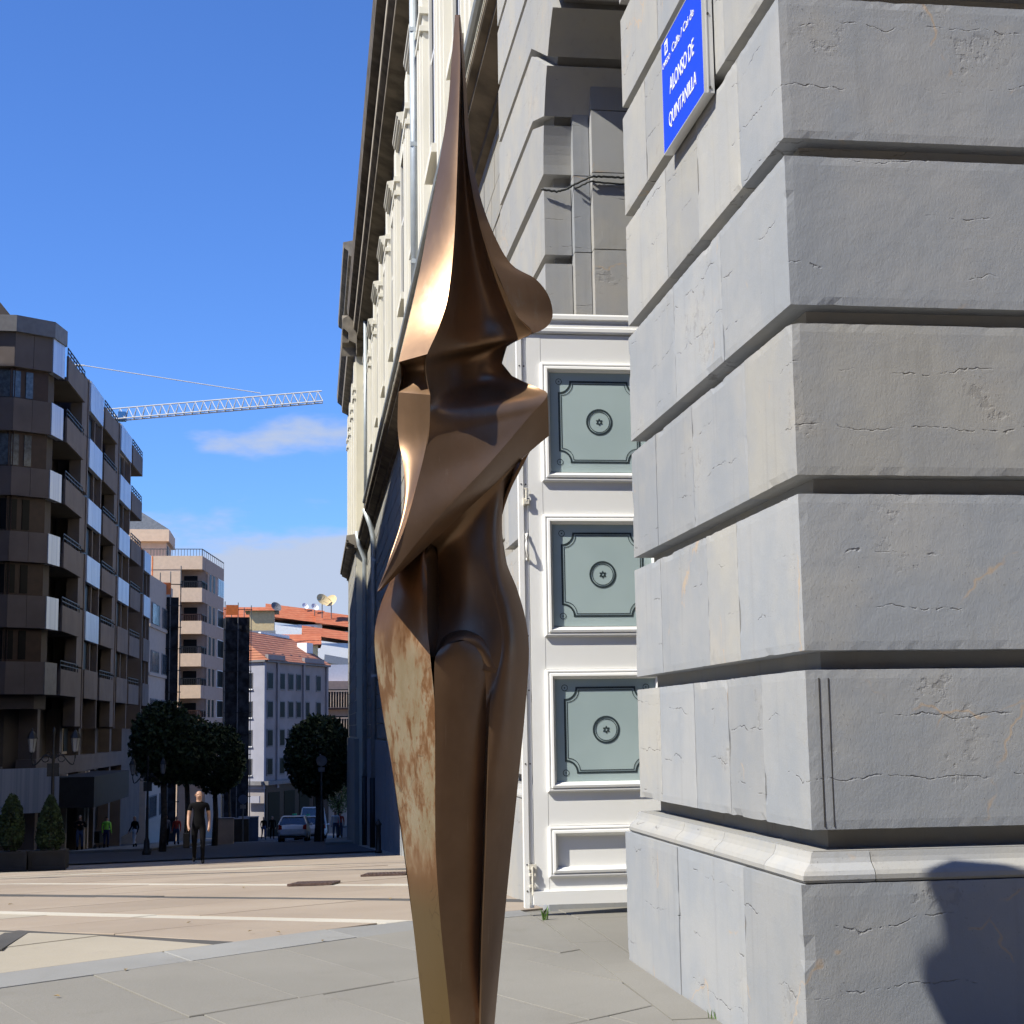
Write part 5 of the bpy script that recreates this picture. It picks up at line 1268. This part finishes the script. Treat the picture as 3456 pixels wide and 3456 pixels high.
# ---- crane
cr0 = onY(205 * KD, 777 * KD, 210); cr1 = onY(608 * KD, 748 * KD, 210); top = onY(160 * KD, 690 * KD, 210); mid = onY(492 * KD, 742 * KD, 210)
mx = onY(140 * KD, 790 * KD, 210)[0]
crane = thing('tower_crane', 'pale tower crane jib reaching over the brown apartment roof', 'crane', (mx, 210, -12))
CO = (mx, 210, -12)
dirj = Vector(cr1) - Vector((mx, 210, cr0[2] - .9)); base = Vector((mx, 210, cr0[2] - .9)); L = dirj.length; dj = dirj.normalized(); side = Vector((0, 1, 0)); up = side.cross(dj) * -1
if up.z < 0: up = -up
m = MB(); h = 1.55; w = .7; n = 30
for o_ in (side * w - up * h / 2, side * -w - up * h / 2, up * h / 2): m.tube([base + o_, base + dj * L + o_], .10, 5)
m.build('jib_chords', M['crane_paint'], crane, CO)
m = MB()
for i in range(n):
    a = base + dj * (L * i / n); b = base + dj * (L * (i + .5) / n); c = base + dj * (L * (i + 1) / n)
    for sg in (1, -1):
        m.tube([a + side * w * sg - up * h / 2, b + up * h / 2], .06, 4); m.tube([b + up * h / 2, c + side * w * sg - up * h / 2], .06, 4)
    m.tube([a + side * w - up * h / 2, a - side * w - up * h / 2], .06, 4)
m.build('jib_lattice', M['crane_paint'], crane, CO)
m = MB(); tp = Vector((mx - .5, 210, top[2] + .1)); m.tube([tp, Vector(top)], .12, 5); m.tube([Vector(top), Vector(mid)], .07, 5); m.build('tie_bar', M['crane_paint'], crane, CO)
m = MB(); b = base + dj * (L * .19); m.box(b.x - .5, b.x + .5, b.y - .6, b.y + .6, b.z - 1.0, b.z + .2); m.build('trolley', M['crane_blue'], crane, CO)
m = MB()
for sx_ in (-.8, .8):
    for sy_ in (-.8, .8): m.tube([(mx + sx_, 210 + sy_, -12), (mx + sx_, 210 + sy_, base.z + .5)], .12, 5)
m.tube([(mx - .8, 210, base.z), tp], .12, 5); m.tube([(mx + .8, 210, base.z), tp], .12, 5)
for k in range(28):
    z = -12 + (base.z + 12) * k / 28; z2 = -12 + (base.z + 12) * (k + 1) / 28; s = 1 if k % 2 else -1
    m.tube([(mx - .8 * s, 209.2, z), (mx + .8 * s, 209.2, z2)], .06, 4); m.tube([(mx - .8, 210 - .8 * s, z), (mx - .8, 210 + .8 * s, z2)], .06, 4)
m.build('mast', M['crane_paint'], crane, CO)

# ================================================================== TREES, PLANTERS, LAMPS
def leaf_cloud(center, radii, n, size, seed, fn=None, shell=.55):
    r = np.random.default_rng(seed); d = r.normal(size=(n, 3)); d /= np.linalg.norm(d, axis=1)[:, None]
    rad = shell + (1 - shell) * r.random(n) ** .6
    k3 = Vector((seed * 1.7, 0, seed)); lump = np.array([1 + .07 * noise.noise(Vector(v * 3.0) + k3) + .09 * noise.noise(Vector(v * 8) + k3) for v in d])
    P = d * (rad * lump)[:, None] * np.array(radii) + np.array(center)
    if fn is not None: P = fn(P, r)
    a = r.normal(size=(n, 3)); a /= np.linalg.norm(a, axis=1)[:, None]; b = np.cross(a, r.normal(size=(n, 3))); b /= np.linalg.norm(b, axis=1)[:, None]
    s = size * (.6 + .8 * r.random(n))[:, None]
    V = np.stack([P - a * s, P + b * s * .55, P + a * s, P - b * s * .55], 1).reshape(-1, 3)
    F = [(4 * i, 4 * i + 1, 4 * i + 2, 4 * i + 3) for i in range(n)]
    m = MB(); m.v = [tuple(v) for v in V]; m.f = F; m.m = [0] * n; return m
def round_tree(label, x, y, ztop, r, seed, rz=None, trunk_r=.16, group='clipped street trees', mat='foliage', n=6500):
    z0 = gz(x, y); rz = rz or r; t_ = thing('street_tree', label, 'tree', (x, y, z0), group=group); O = (x, y, z0); cz = ztop - rz
    m = MB(); rr = random.Random(seed); m.tube([(x, y, z0), (x + .05, y, z0 + (cz - z0) * .35), (x - .03, y + .04, cz - rz * .75)], [trunk_r * 1.25, trunk_r, trunk_r * .85], 10)
    for i in range(9):
        a = 2 * pi * i / 9 + rr.uniform(-.3, .3); e = (x + r * .7 * cos(a), y + r * .7 * sin(a), cz + rr.uniform(-.4, .5) * rz); mid = (x + r * .28 * cos(a), y + r * .28 * sin(a), cz - rz * .45)
        m.tube([(x - .03, y + .04, cz - rz * .8), mid, e], [trunk_r * .5, trunk_r * .32, trunk_r * .1], 6)
    m.build('trunk', M['bark'], t_, O, smooth=True)
    leaf_cloud((x, y, cz), (r, r, rz), n, r * .07, seed).build('crown', M[mat], t_, O, fix=False)
    return t_
def place(px, Y):      # ground point under image column px at depth Y
    d = ray(px, 2800); X = d[0] / d[1] * Y; return X, Y
X, Y = place(602 * KD, 88); zt = onY(600 * KD, 1347 * KD, 88)[2]; round_tree('round clipped dark tree standing alone right of the white car', X, Y, zt, 1.92, 3, 2.35, .24, n=9000)
X, Y = place(307 * KD, 66); zt = onY(307 * KD, 1322 * KD, 66)[2]; round_tree('round clipped dark tree in front of the brown building, nearest of the left row', X, Y, zt, 1.45, 5, 1.75, .13, n=8000)
X, Y = place(352 * KD, 76); zt = onY(352 * KD, 1347 * KD, 76)[2]; round_tree('clipped dark tree second in the left row, behind the walking man', X, Y, zt, 1.45, 6, 1.7, .13)
X, Y = place(405 * KD, 84); zt = onY(400 * KD, 1362 * KD, 84)[2]; round_tree('clipped dark tree third in the left row, with paler leaves low at its right', X, Y, zt, 1.55, 8, 1.9, .14)
X, Y = place(432 * KD, 112); zt = onY(430 * KD, 1415 * KD, 112)[2]; round_tree('small yellow-green tree farthest in the left row', X, Y, zt, 1.1, 9, 1.3, .11, mat='foliage2', n=3500)
X, Y = place(640 * KD, 118); zt = onY(640 * KD, 1440 * KD, 118)[2]; round_tree('yellow-green tree by the theatre wall behind the lone round tree', X, Y, zt, 1.0, 10, 1.9, .12, mat='foliage2', n=3500)

def topiary(label, px, Y, ztop, w, shape):
    x, y = place(px, Y); z0 = gz(x, y); O = (x, y, z0); t_ = thing('topiary_planter', label, 'planter', O, group='planters with clipped shrubs')
    m = MB(); m.box(x - .40, x + .40, y - .40, y + .40, z0, z0 + .44); p = m.build('planter_box', M['planter'], t_, O)
    for sx_ in (-1, 1): m = MB(); m.box(x - .43 if sx_ < 0 else x + .35, x - .35 if sx_ < 0 else x + .43, y - .43, y - .35, z0, z0 + .48); m.build('corner_post', M['planter'], t_, O)
    m = MB(); m.box(x - .43, x + .43, y - .432, y - .40, z0 + .40, z0 + .47); m.box(x - .43, x + .43, y - .432, y - .40, z0 + .02, z0 + .09); m.build('rim', M['planter'], t_, O)
    m = MB(); m.box(x - .38, x + .38, y - .38, y + .38, z0 + .42, z0 + .45); m.build('soil', M['bark'], t_, O)
    h = ztop - (z0 + .44); cz = z0 + .44 + h / 2
    def fn(P, r):
        q = np.clip((P[:, 2] - (z0 + .44)) / h, 0, 1); k = np.interp(q, [0, .18, .45, .75, 1], [.62, 1.0, .92, .58, .12] if shape == 'cone' else [.45, .95, 1.0, .78, .2]); dx = P[:, 0] - x; dy = P[:, 1] - y; rr = np.sqrt(dx * dx + dy * dy) + 1e-6
        s = w * k * (.75 + .3 * r.random(len(P))) / rr; P[:, 0] = x + dx * s; P[:, 1] = y + dy * s; return P
    leaf_cloud((x, y, cz), (w, w, h / 2), 4200, .035, int(px), fn, .6).build('shrub', M['foliage'], t_, O, fix=False)
    m = MB(); m.tube([(x, y, z0 + .4), (x, y, cz)], .03, 6); m.build('stem', M['bark'], t_, O)
zt = onY(*zo(Z7, 85, 1035), 39)[2]; topiary('planter with egg-shaped clipped shrub at the left edge of the square', zo(Z7, 95, 0)[0], 39, zt, .29, 'egg')
zt = onY(*zo(Z7, 405, 1045), 39)[2]; topiary('planter with cone-shaped clipped shrub in front of the lamp post', zo(Z7, 410, 0)[0], 39.2, zt, .33, 'cone')

def lamp_post(label, px, Y, s=1.0, htop=None):
    x, y = place(px, Y); z0 = gz(x, y); O = (x, y, z0); t_ = thing('street_lamp', label, 'lamp post', O, group='two-armed street lamps')
    H = 2.72 * s
    m = MB(); m.lathe([(.16 * s, 0), (.16 * s, .12), (.12 * s, .16), (.10 * s, .5), (.075 * s, .56), (.06 * s, .62), (.05 * s, 1.6), (.055 * s, 1.62), (.045 * s, 1.7), (.038 * s, H), (.06 * s, H + .05), (.03 * s, H + .12), (.03 * s, H + .62), (.045 * s, H + .66), (.012 * s, H + .8)], O, 14); m.build('post', M['iron'], t_, O, smooth=True)
    for sg in (-1, 1):
        pts = []
        for k in range(15):
            q = k / 14; pts.append((x + sg * s * (.04 + .46 * q), y, z0 + H - .02 + s * (.02 + .10 * sin(q * pi * 1.6) - .06 * q)))
        pts += [(x + sg * s * .54, y, z0 + H + .02), (x + sg * s * .535, y, z0 + H + .16)]
        m = MB(); m.tube(pts, .018 * s, 8)
        for (cx, cz_, rr) in ((.20, .02, .085), (.12, .13, .05)):      # scroll rings
            ring = [(x + sg * s * (cx + rr * cos(2 * pi * k / 16)), y, z0 + H + s * (cz_ - .02 + rr * sin(2 * pi * k / 16))) for k in range(17)]; m.tube(ring, .014 * s, 6)
        arm = m.build('arm', M['iron'], t_, O, smooth=True)
        c = (x + sg * s * .535, y, z0 + H + .16)
        m = MB(); m.lathe([(.055 * s, 0), (.07 * s, .03 * s), (.115 * s, .34 * s), (.115 * s, .345 * s)], c, 6); m.build('lantern_glass', M['lamp_glass'], t_, O)
        m = MB(); m.lathe([(.145 * s, .345 * s), (.13 * s, .37 * s), (.09 * s, .47 * s), (.05 * s, .52 * s), (.02 * s, .55 * s), (.025 * s, .58 * s), (.005 * s, .62 * s)], c, 6); m.lathe([(.03 * s, -.05 * s), (.06 * s, 0)], c, 6)
        for k in range(6): a = 2 * pi * k / 6; m.tube([(c[0] + .058 * s * cos(a), c[1] + .058 * s * sin(a), c[2]), (c[0] + .118 * s * cos(a), c[1] + .118 * s * sin(a), c[2] + .345 * s)], .006 * s, 4)
        m.build('lantern_cap', M['iron'], t_, O)
    m = MB(); m.box(x - .15 * s, x + .15 * s, y - .03, y + .03, z0 + H - .45 * s, z0 + H - .12 * s); m.build('notice_plate', M['iron'], t_, O)
    return t_
lamp_post('two-armed black street lamp behind the cone-shaped shrub, nearest lamp', zo(Z7, 420, 0)[0], 41.0, 1.0)
lamp_post('two-armed black street lamp in front of the left row of trees', zo(Z7, 1198, 0)[0], 58.0, 1.0)

# ================================================================== PEOPLE
def person(label, px, Y, h, face, pose='stand', top='black_cloth', legs='navy', hair='hair', skin='skin', shoes='black_cloth', sleeves=True, extra=None):
    x, y = place(px, Y); z0 = gz(x, y); k = h / 1.75
    P = {'pel': (0, 0, .95, .135), 'sp': (0, -.005, 1.13, .135), 'ch': (0, 0, 1.34, .155), 'nk': (0, .0, 1.50, .058), 'h1': (0, -.015, 1.575, .080), 'h2': (0, -.01, 1.665, .092), 'h3': (0, .005, 1.735, .055), 'nose': (0, -.115, 1.63, .018)}
    A = {}
    arm = {'stand': (((.20, 0, 1.42), (.245, .02, 1.15), (.255, -.05, .93), (.25, -.08, .83)),) * 2,
           'walk': (((.195, 0, 1.41), (.235, .07, 1.15), (.245, -.02, .92), (.24, -.06, .83)), ((.195, 0, 1.41), (.24, -.03, 1.15), (.25, -.17, .95), (.235, -.22, .87))),
           'hands': (((.20, 0, 1.42), (.27, -.02, 1.17), (.16, -.22, 1.28), (.06, -.25, 1.36)), ((.20, 0, 1.42), (.27, -.02, 1.17), (.16, -.22, 1.26), (.07, -.26, 1.33)))}[pose]
    leg = {'stand': (((.095, 0, .90), (.105, -.015, .50), (.11, .02, .085), (.115, -.13, .035)),) * 2, 'hands': (((.095, 0, .90), (.105, -.015, .50), (.11, .02, .085), (.115, -.13, .035)),) * 2,
           'walk': (((.095, 0, .90), (.10, -.10, .52), (.10, -.13, .085), (.11, -.28, .04)), ((.095, 0, .90), (.10, .02, .50), (.10, .22, .15), (.11, .12, .05)))}[pose]
    vs = []; rs = []; es = []; lab = []
    def add(c, r, parent, l): vs.append(c); rs.append(r); lab.append(l); i = len(vs) - 1; (es.append((parent, i)) if parent is not None else None); return i
    pel = add(P['pel'][:3], .13, None, 'legs'); s = add(P['sp'][:3], .135, pel, 'top'); c = add(P['ch'][:3], .155, s, 'top'); n = add(P['nk'][:3], .056, c, 'skin'); h1 = add(P['h1'][:3], .078, n, 'skin'); h2 = add(P['h2'][:3], .090, h1, 'head'); h3 = add(P['h3'][:3], .052, h2, 'hair')
    add(P['nose'][:3], .016, h1, 'skin')
    for sg, AA, LL_ in ((1, arm[0], leg[0]), (-1, arm[1], leg[1])):
        i = c
        for (p, r, l) in zip(AA, (.068, .047, .034, .036), ('top', 'top' if sleeves else 'skin', 'top' if sleeves else 'skin', 'skin')): i = add((p[0] * sg, p[1], p[2]), r, i, l)
        hb = i; base_p = vs[hb]
        for f in range(5):    # short fingers and thumb
            off = (f - 1.5) * .016; q = (base_p[0] + (.0 if f < 4 else -.03 * sg), base_p[1] - .02 + (off if f < 4 else -.03), base_p[2] - (.075 if f < 4 else .04)); add(q, .0095, hb, 'skin')
        i = pel
        for (p, r, l) in zip(LL_, (.098, .066, .046, .036), ('legs', 'legs', 'shoes', 'shoes')): i = add((p[0] * sg, p[1], p[2]), r, i, l)
    me = bpy.data.meshes.new('tmp'); me.from_pydata(vs, es, []); o = bpy.data.objects.new('tmp', me); col.objects.link(o)
    md = o.modifiers.new('skin', 'SKIN'); md.use_smooth_shade = True
    for i, v in enumerate(me.skin_vertices[0].data): v.radius = (rs[i], rs[i] * (.72 if lab[i] == 'top' and abs(vs[i][0]) < .01 else .8 if i == 0 else 1)); v.use_root = (i == 0)
    sb = o.modifiers.new('sub', 'SUBSURF'); sb.levels = 1; sb.render_levels = 1
    dg = bpy.context.evaluated_depsgraph_get(); ev = bpy.data.meshes.new_from_object(o.evaluated_get(dg)); bpy.data.objects.remove(o)
    names = ['top', 'legs', 'skin', 'hair', 'shoes']; ev.materials.clear()
    for mm in (top, legs, skin, hair or skin, shoes): ev.materials.append(M[mm])
    V = np.array(vs)
    segs = [(a, b) for a, b in es]
    for pl in ev.polygons:
        cc = np.array(pl.center); best = None
        for (a, b) in segs:
            d = V[b] - V[a]; t_ = np.clip(np.dot(cc - V[a], d) / max(1e-9, d @ d), 0, 1); dist = np.linalg.norm(cc - V[a] - d * t_) - (rs[a] * (1 - t_) + rs[b] * t_) * .9
            if best is None or dist < best[0]: best = (dist, a if t_ < .5 else b)
        l = lab[best[1]]
        if l == 'head': l = 'hair' if (cc[1] > -.02 or cc[2] > 1.70) else 'skin'
        if l == 'hair' and hair is None: l = 'skin'
        pl.material_index = names.index(l); pl.use_smooth = True
    t_ = thing('person', label, 'person', (x, y, z0), face, group='people in the square')
    for v in ev.vertices: v.co = v.co * k
    ev.name = 'body'; b = bpy.data.objects.new('body', ev); col.objects.link(b); b.parent = t_
    if extra: extra(t_, k)
    return t_
def bag(t_, k):
    m = MB(); m.box(-.36 * k, -.22 * k, -.30 * k, .10 * k, .42 * k, .74 * k); m.build('shoulder_bag', M['black_cloth'], t_)
    m = MB(); m.tube([(-.29 * k, -.2 * k, .73 * k), (-.285 * k, -.12 * k, .86 * k), (-.29 * k, 0, .73 * k)], .012, 6); m.build('bag_strap', M['black_cloth'], t_)
    m = MB(); m.sphere((.0, -.085 * k, 1.64 * k), (.011, .008, .006)); 
    for sx_ in (-1, 1):
        m = MB(); m.sphere((.032 * sx_ * k, -.088 * k, 1.652 * k), (.009, .006, .006)); m.build('eye', M['hair'], t_)
        m = MB(); m.sphere((.09 * sx_ * k, 0, 1.635 * k), (.012, .022, .034)); m.build('ear', M['skin'], t_)
person('bald man in black tee and shorts with a shoulder bag walking towards us', 375 * KD, 38.8, 1.76, .05, 'walk', 'black_cloth', 'black_cloth', None, sleeves=False, extra=bag)
def cart(t_, k):
    m = MB(); m.box(.30, .60, -.3, .2, .35, .95); m.build('cart_bin', M['iron'], t_)
    m = MB(); m.lathe([(.12, -.03), (.12, .03)], (.30, .1, .13), 12, axis='X'); m.lathe([(.12, -.03), (.12, .03)], (.6, .1, .13), 12, axis='X'); m.build('cart_wheel', M['tyre'], t_)
    m = MB(); m.box(-.20, .20, -.17, -.155, 1.02, 1.08); m.build('reflective_strip', M['sign_white'], t_)
person('street sweeper in hi-vis green vest pushing a cart by the brown building', zo(Z7, 868, 0)[0], 86, 1.74, pi * .9, 'stand', 'hivis', 'navy', 'hair', extra=cart)
person('person in dark jacket and jeans with hands raised to the face, near the shop', zo(Z7, 652, 0)[0], 76, 1.72, .2, 'hands', 'black_cloth', 'denim', 'hair_grey')
person('person in dark top and pale trousers walking past the shop piers', zo(Z7, 1098, 0)[0], 82, 1.68, -.8, 'walk', 'black_cloth', 'white_cloth', 'hair_grey')
person('person in pale grey shirt standing under the left row of trees', zo(Z7, 1352, 0)[0], 84, 1.70, .5, 'stand', 'grey_cloth', 'black_cloth', 'hair')
person('person in red top beside the tree trunks', zo(Z7, 1440, 0)[0], 88, 1.66, -.4, 'stand', 'red_cloth', 'denim', 'hair')
person('person in white shirt and jeans beside the theatre wall', zo(ZG, 1468, 0)[0], 96, 1.74, pi, 'stand', 'white_cloth', 'denim', 'hair')
person('person in brown skin-toned top and jeans next to the white-shirted one', zo(ZG, 1512, 0)[0], 97, 1.70, pi, 'walk', 'red_cloth', 'denim', 'hair')
person('dark-clad pedestrian crossing far down the street, left of a pair', zo(ZG, 800, 0)[0], 118, 1.7, .3, 'walk', 'black_cloth', 'navy', 'hair')
person('dark-clad pedestrian crossing far down the street, right of a pair', zo(ZG, 880, 0)[0], 119, 1.76, .1, 'walk', 'black_cloth', 'black_cloth', 'hair')

# ================================================================== VEHICLES
def car(label, x, y, rz, L, W, H, kind='hatch', roof_lamp=False):
    z0 = gz(x, y); slope = math.atan2(gz(x, y + 2) - gz(x, y - 2), 4)
    t_ = thing('parked_car', label, 'car', (x, y, z0), rz, group='vehicles in the street'); t_.rotation_euler = (slope, 0, rz)
    # rear of the car faces -Y (towards us); stations along the length: (y, half width, sill z, belt z, belt half width)
    st = [(-L/2, W*.40, .42, .72, W*.38), (-L/2+.10, W*.475, .30, .93, W*.44), (-L/2+.45, W*.5, .22, 1.0, W*.47), (0, W*.5, .2, .97, W*.48), (L/2-1.0, W*.5, .2, .90, W*.47), (L/2-.3, W*.46, .22, .74, W*.42), (L/2, W*.36, .34, .6, W*.33)]
    vs = []; 
    for (yy, hw, zs_, zb, bw) in st:
        mid = (zs_ + zb) / 2
        vs += [(-hw * .9, yy, zs_), (-hw, yy, mid), (-bw, yy, zb), (0, yy, zb + .03), (bw, yy, zb), (hw, yy, mid), (hw * .9, yy, zs_)]
    n = 7; fs = [(i * n + j, i * n + j + 1, (i + 1) * n + j + 1, (i + 1) * n + j) for i in range(len(st) - 1) for j in range(n - 1)] + [(i * n + 6, i * n, (i + 1) * n, (i + 1) * n + 6) for i in range(len(st) - 1)]
    fs += [tuple(range(n)), tuple(range((len(st) - 1) * n, len(st) * n))[::-1]]
    m = MB(); m.add(vs, fs); b = m.build('body', M['car_white'], t_, smooth=False)
    bv = b.modifiers.new('b', 'BEVEL'); bv.width = .05; bv.segments = 2; bv.limit_method = 'ANGLE'
    y0, y1, y2, y3 = (-L/2 + .22, -L/2 + .75, L/2 - 2.0, L/2 - 1.1) if kind == 'hatch' else (-L/2 + .06, -L/2 + .25, L/2 - 1.5, L/2 - .9)
    zb = .97; tw, bw = W * .36, W * .465
    vs = [(-bw, y0, zb), (bw, y0, zb), (bw, y3, zb - .04), (-bw, y3, zb - .04), (-tw, y1, H - .05), (tw, y1, H - .05), (tw, y2, H), (-tw, y2, H)]
    m = MB(); m.add(vs, [(0, 1, 5, 4), (1, 2, 6, 5), (2, 3, 7, 6), (3, 0, 4, 7)]); m.build('windows', M['car_glass'], t_)
    m = MB(); m.add([(-tw - .01, y1 - .06, H - .05), (tw + .01, y1 - .06, H - .05), (tw + .01, y2 + .05, H), (-tw - .01, y2 + .05, H), (-tw + .04, y1, H + .03), (tw - .04, y1, H + .03), (tw - .04, y2, H + .05), (-tw + .04, y2, H + .05)], [(0, 1, 5, 4), (1, 2, 6, 5), (2, 3, 7, 6), (3, 0, 4, 7), (4, 5, 6, 7), (0, 3, 2, 1)]); m.build('roof', M['car_white'], t_)
    for sg in (-1, 1):
        for (pa, pb, pr) in (((sg * bw, y0, zb), (sg * tw, y1, H - .04), .045), ((sg * bw, y3, zb), (sg * tw, y2, H), .04), ((sg * (bw - .005), (y0 + y3) / 2 + .2, zb), (sg * tw, (y1 + y2) / 2 + .2, H), .035)):
            m = MB(); m.tube([pa, pb], pr, 6); m.build('pillar', M['car_white'], t_)
    for sg in (-1, 1):
        m = MB(); m.add([(sg * W * .46, -L/2 + .03, .70), (sg * W * .34, -L/2 - .012, .72), (sg * W * .35, -L/2 + .01, .93), (sg * W * .45, -L/2 + .10, 1.0)], [(0, 1, 2, 3)]); m.build('tail_light', M['tail'], t_, fix=False)
        m = MB(); m.sphere((sg * W * .54, L * .12, 1.0), (.09, .06, .07)); m.build('mirror', M['car_white'], t_)
        for yy in (-L/2 + .75, L/2 - .85):
            m = MB(); m.lathe([(.2, -.10), (.30, -.10), (.315, -.06), (.315, .06), (.30, .10), (.2, .10)], (sg * W * .43, yy, .315), 18, axis='X'); w = m.build('wheel', M['tyre'], t_); m = MB(); m.lathe([(.19, -.108), (.19, .108)], (sg * W * .43, yy, .315), 12, axis='X'); m.build('rim', M['rim'], w)
    m = MB(); m.box(-.26, .26, -L/2 - .02, -L/2 + .02, .60, .72); m.build('number_plate', M['plate'], t_)
    m = MB(); m.box(-W * .42, W * .42, -L/2 - .005, -L/2 + .3, .24, .36); m.build('bumper', M['tyre'], t_)
    if roof_lamp:
        m = MB(); m.box(-.12, .12, -.1, .15, H + .05, H + .16); m.build('roof_sign', M['green_light'], t_); m = MB(); m.tube([(.0, -L/2 + 1.0, H + .03), (.0, -L/2 + .9, H + .35)], .012, 5); m.build('aerial', M['iron'], t_)
    return t_
X, Y = place(zo(ZG, 1088, 0)[0], 94); car('white taxi hatchback seen from behind in the shaded street', X, Y, -.06, 4.4, 1.76, 1.47, 'hatch', True)
X, Y = place(zo(ZG, 1215, 0)[0], 104); car('second white taxi half hidden behind the first', X, Y, -.04, 4.4, 1.76, 1.5, 'hatch', True)
X, Y = place(zo(ZG, 1262, 0)[0], 111); car('white van behind the two taxis', X, Y, -.03, 5.0, 1.95, 2.15, 'van')

# ================================================================== STREET BITS
def box_thing(name, label, cat, px, Y, w, d, h, mat, parts=None):
    x, y = place(px, Y); z0 = gz(x, y); O = (x, y, z0); t_ = thing(name, label, cat, O)
    MB().box(x - w/2, x + w/2, y - d/2, y + d/2, z0, z0 + h).build('body', M[mat], t_, O)
    MB().box(x - w/2 - .03, x + w/2 + .03, y - d/2 - .03, y + d/2 + .03, z0 + h, z0 + h + .05).build('cap', M['capping'], t_, O)
    MB().box(x - w/2 + .05, x + w/2 - .05, y - d/2 - .015, y - d/2, z0 + h * .15, z0 + h * .9).build('front_panel', M[mat], t_, O); return t_
box_thing('utility_cabinet', 'pale stone utility cabinet right of the walking man', 'cabinet', zo(ZG, 440, 0)[0], 92, 1.0, .6, 1.45, 'beige')
box_thing('recycling_bin', 'dark blue recycling bin at the far kerb', 'bin', zo(ZG, 660, 0)[0], 108, 1.3, 1.0, 1.6, 'denim')
box_thing('recycling_bin', 'dark recycling bin beside the blue one', 'bin', zo(ZG, 570, 0)[0], 106, 1.3, 1.0, 1.5, 'planter')
box_thing('stone_pedestal', 'small white pedestal by the theatre corner in the distance', 'pedestal', zo(ZG, 1575, 0)[0], 100, .75, .6, .75, 'white_wall')
def pole(label, px, Y, h, sign=None):
    x, y = place(px, Y); z0 = gz(x, y); O = (x, y, z0); t_ = thing('sign_pole', label, 'pole', O)
    m = MB(); m.tube([O, (x, y, z0 + h)], .05, 8); m.build('post', M['steel'], t_, O)
    m = MB(); m.lathe([(.30, -.015), (.30, .015)], (x, y - .06, z0 + h - .25), 20, axis='Y'); m.build('disc', M[sign or 'capping'], t_, O)
    m = MB(); m.box(x - .18, x + .18, y - .08, y - .05, z0 + h - .85, z0 + h - .6); m.build('plate', M['capping'], t_, O)
pole('round traffic sign on a pole in front of the lone round tree', zo(ZG, 1338, 0)[0], 86, 4.6)
pole('round blue sign on a pole at the far crossing', zo(ZG, 605, 0)[0], 104, 3.0, 'denim')
def bollard(label, px, Y, h=.95):
    x, y = place(px, Y); z0 = gz(x, y); O = (x, y, z0); m = MB(); m.lathe([(.11, 0), (.11, .06), (.08, .1), (.07, h * .8), (.10, h * .83), (.10, h * .87), (.06, h * .92), (.02, h)], O, 12); o = m.build('bollard', M['iron'], org=O, smooth=True); o.location = O; tag(o, label, 'bollard', 'iron bollards')
bollard('black iron bollard against the shaded theatre base, left of the figure', zo(ZG, 1868, 0)[0], 45, .95)
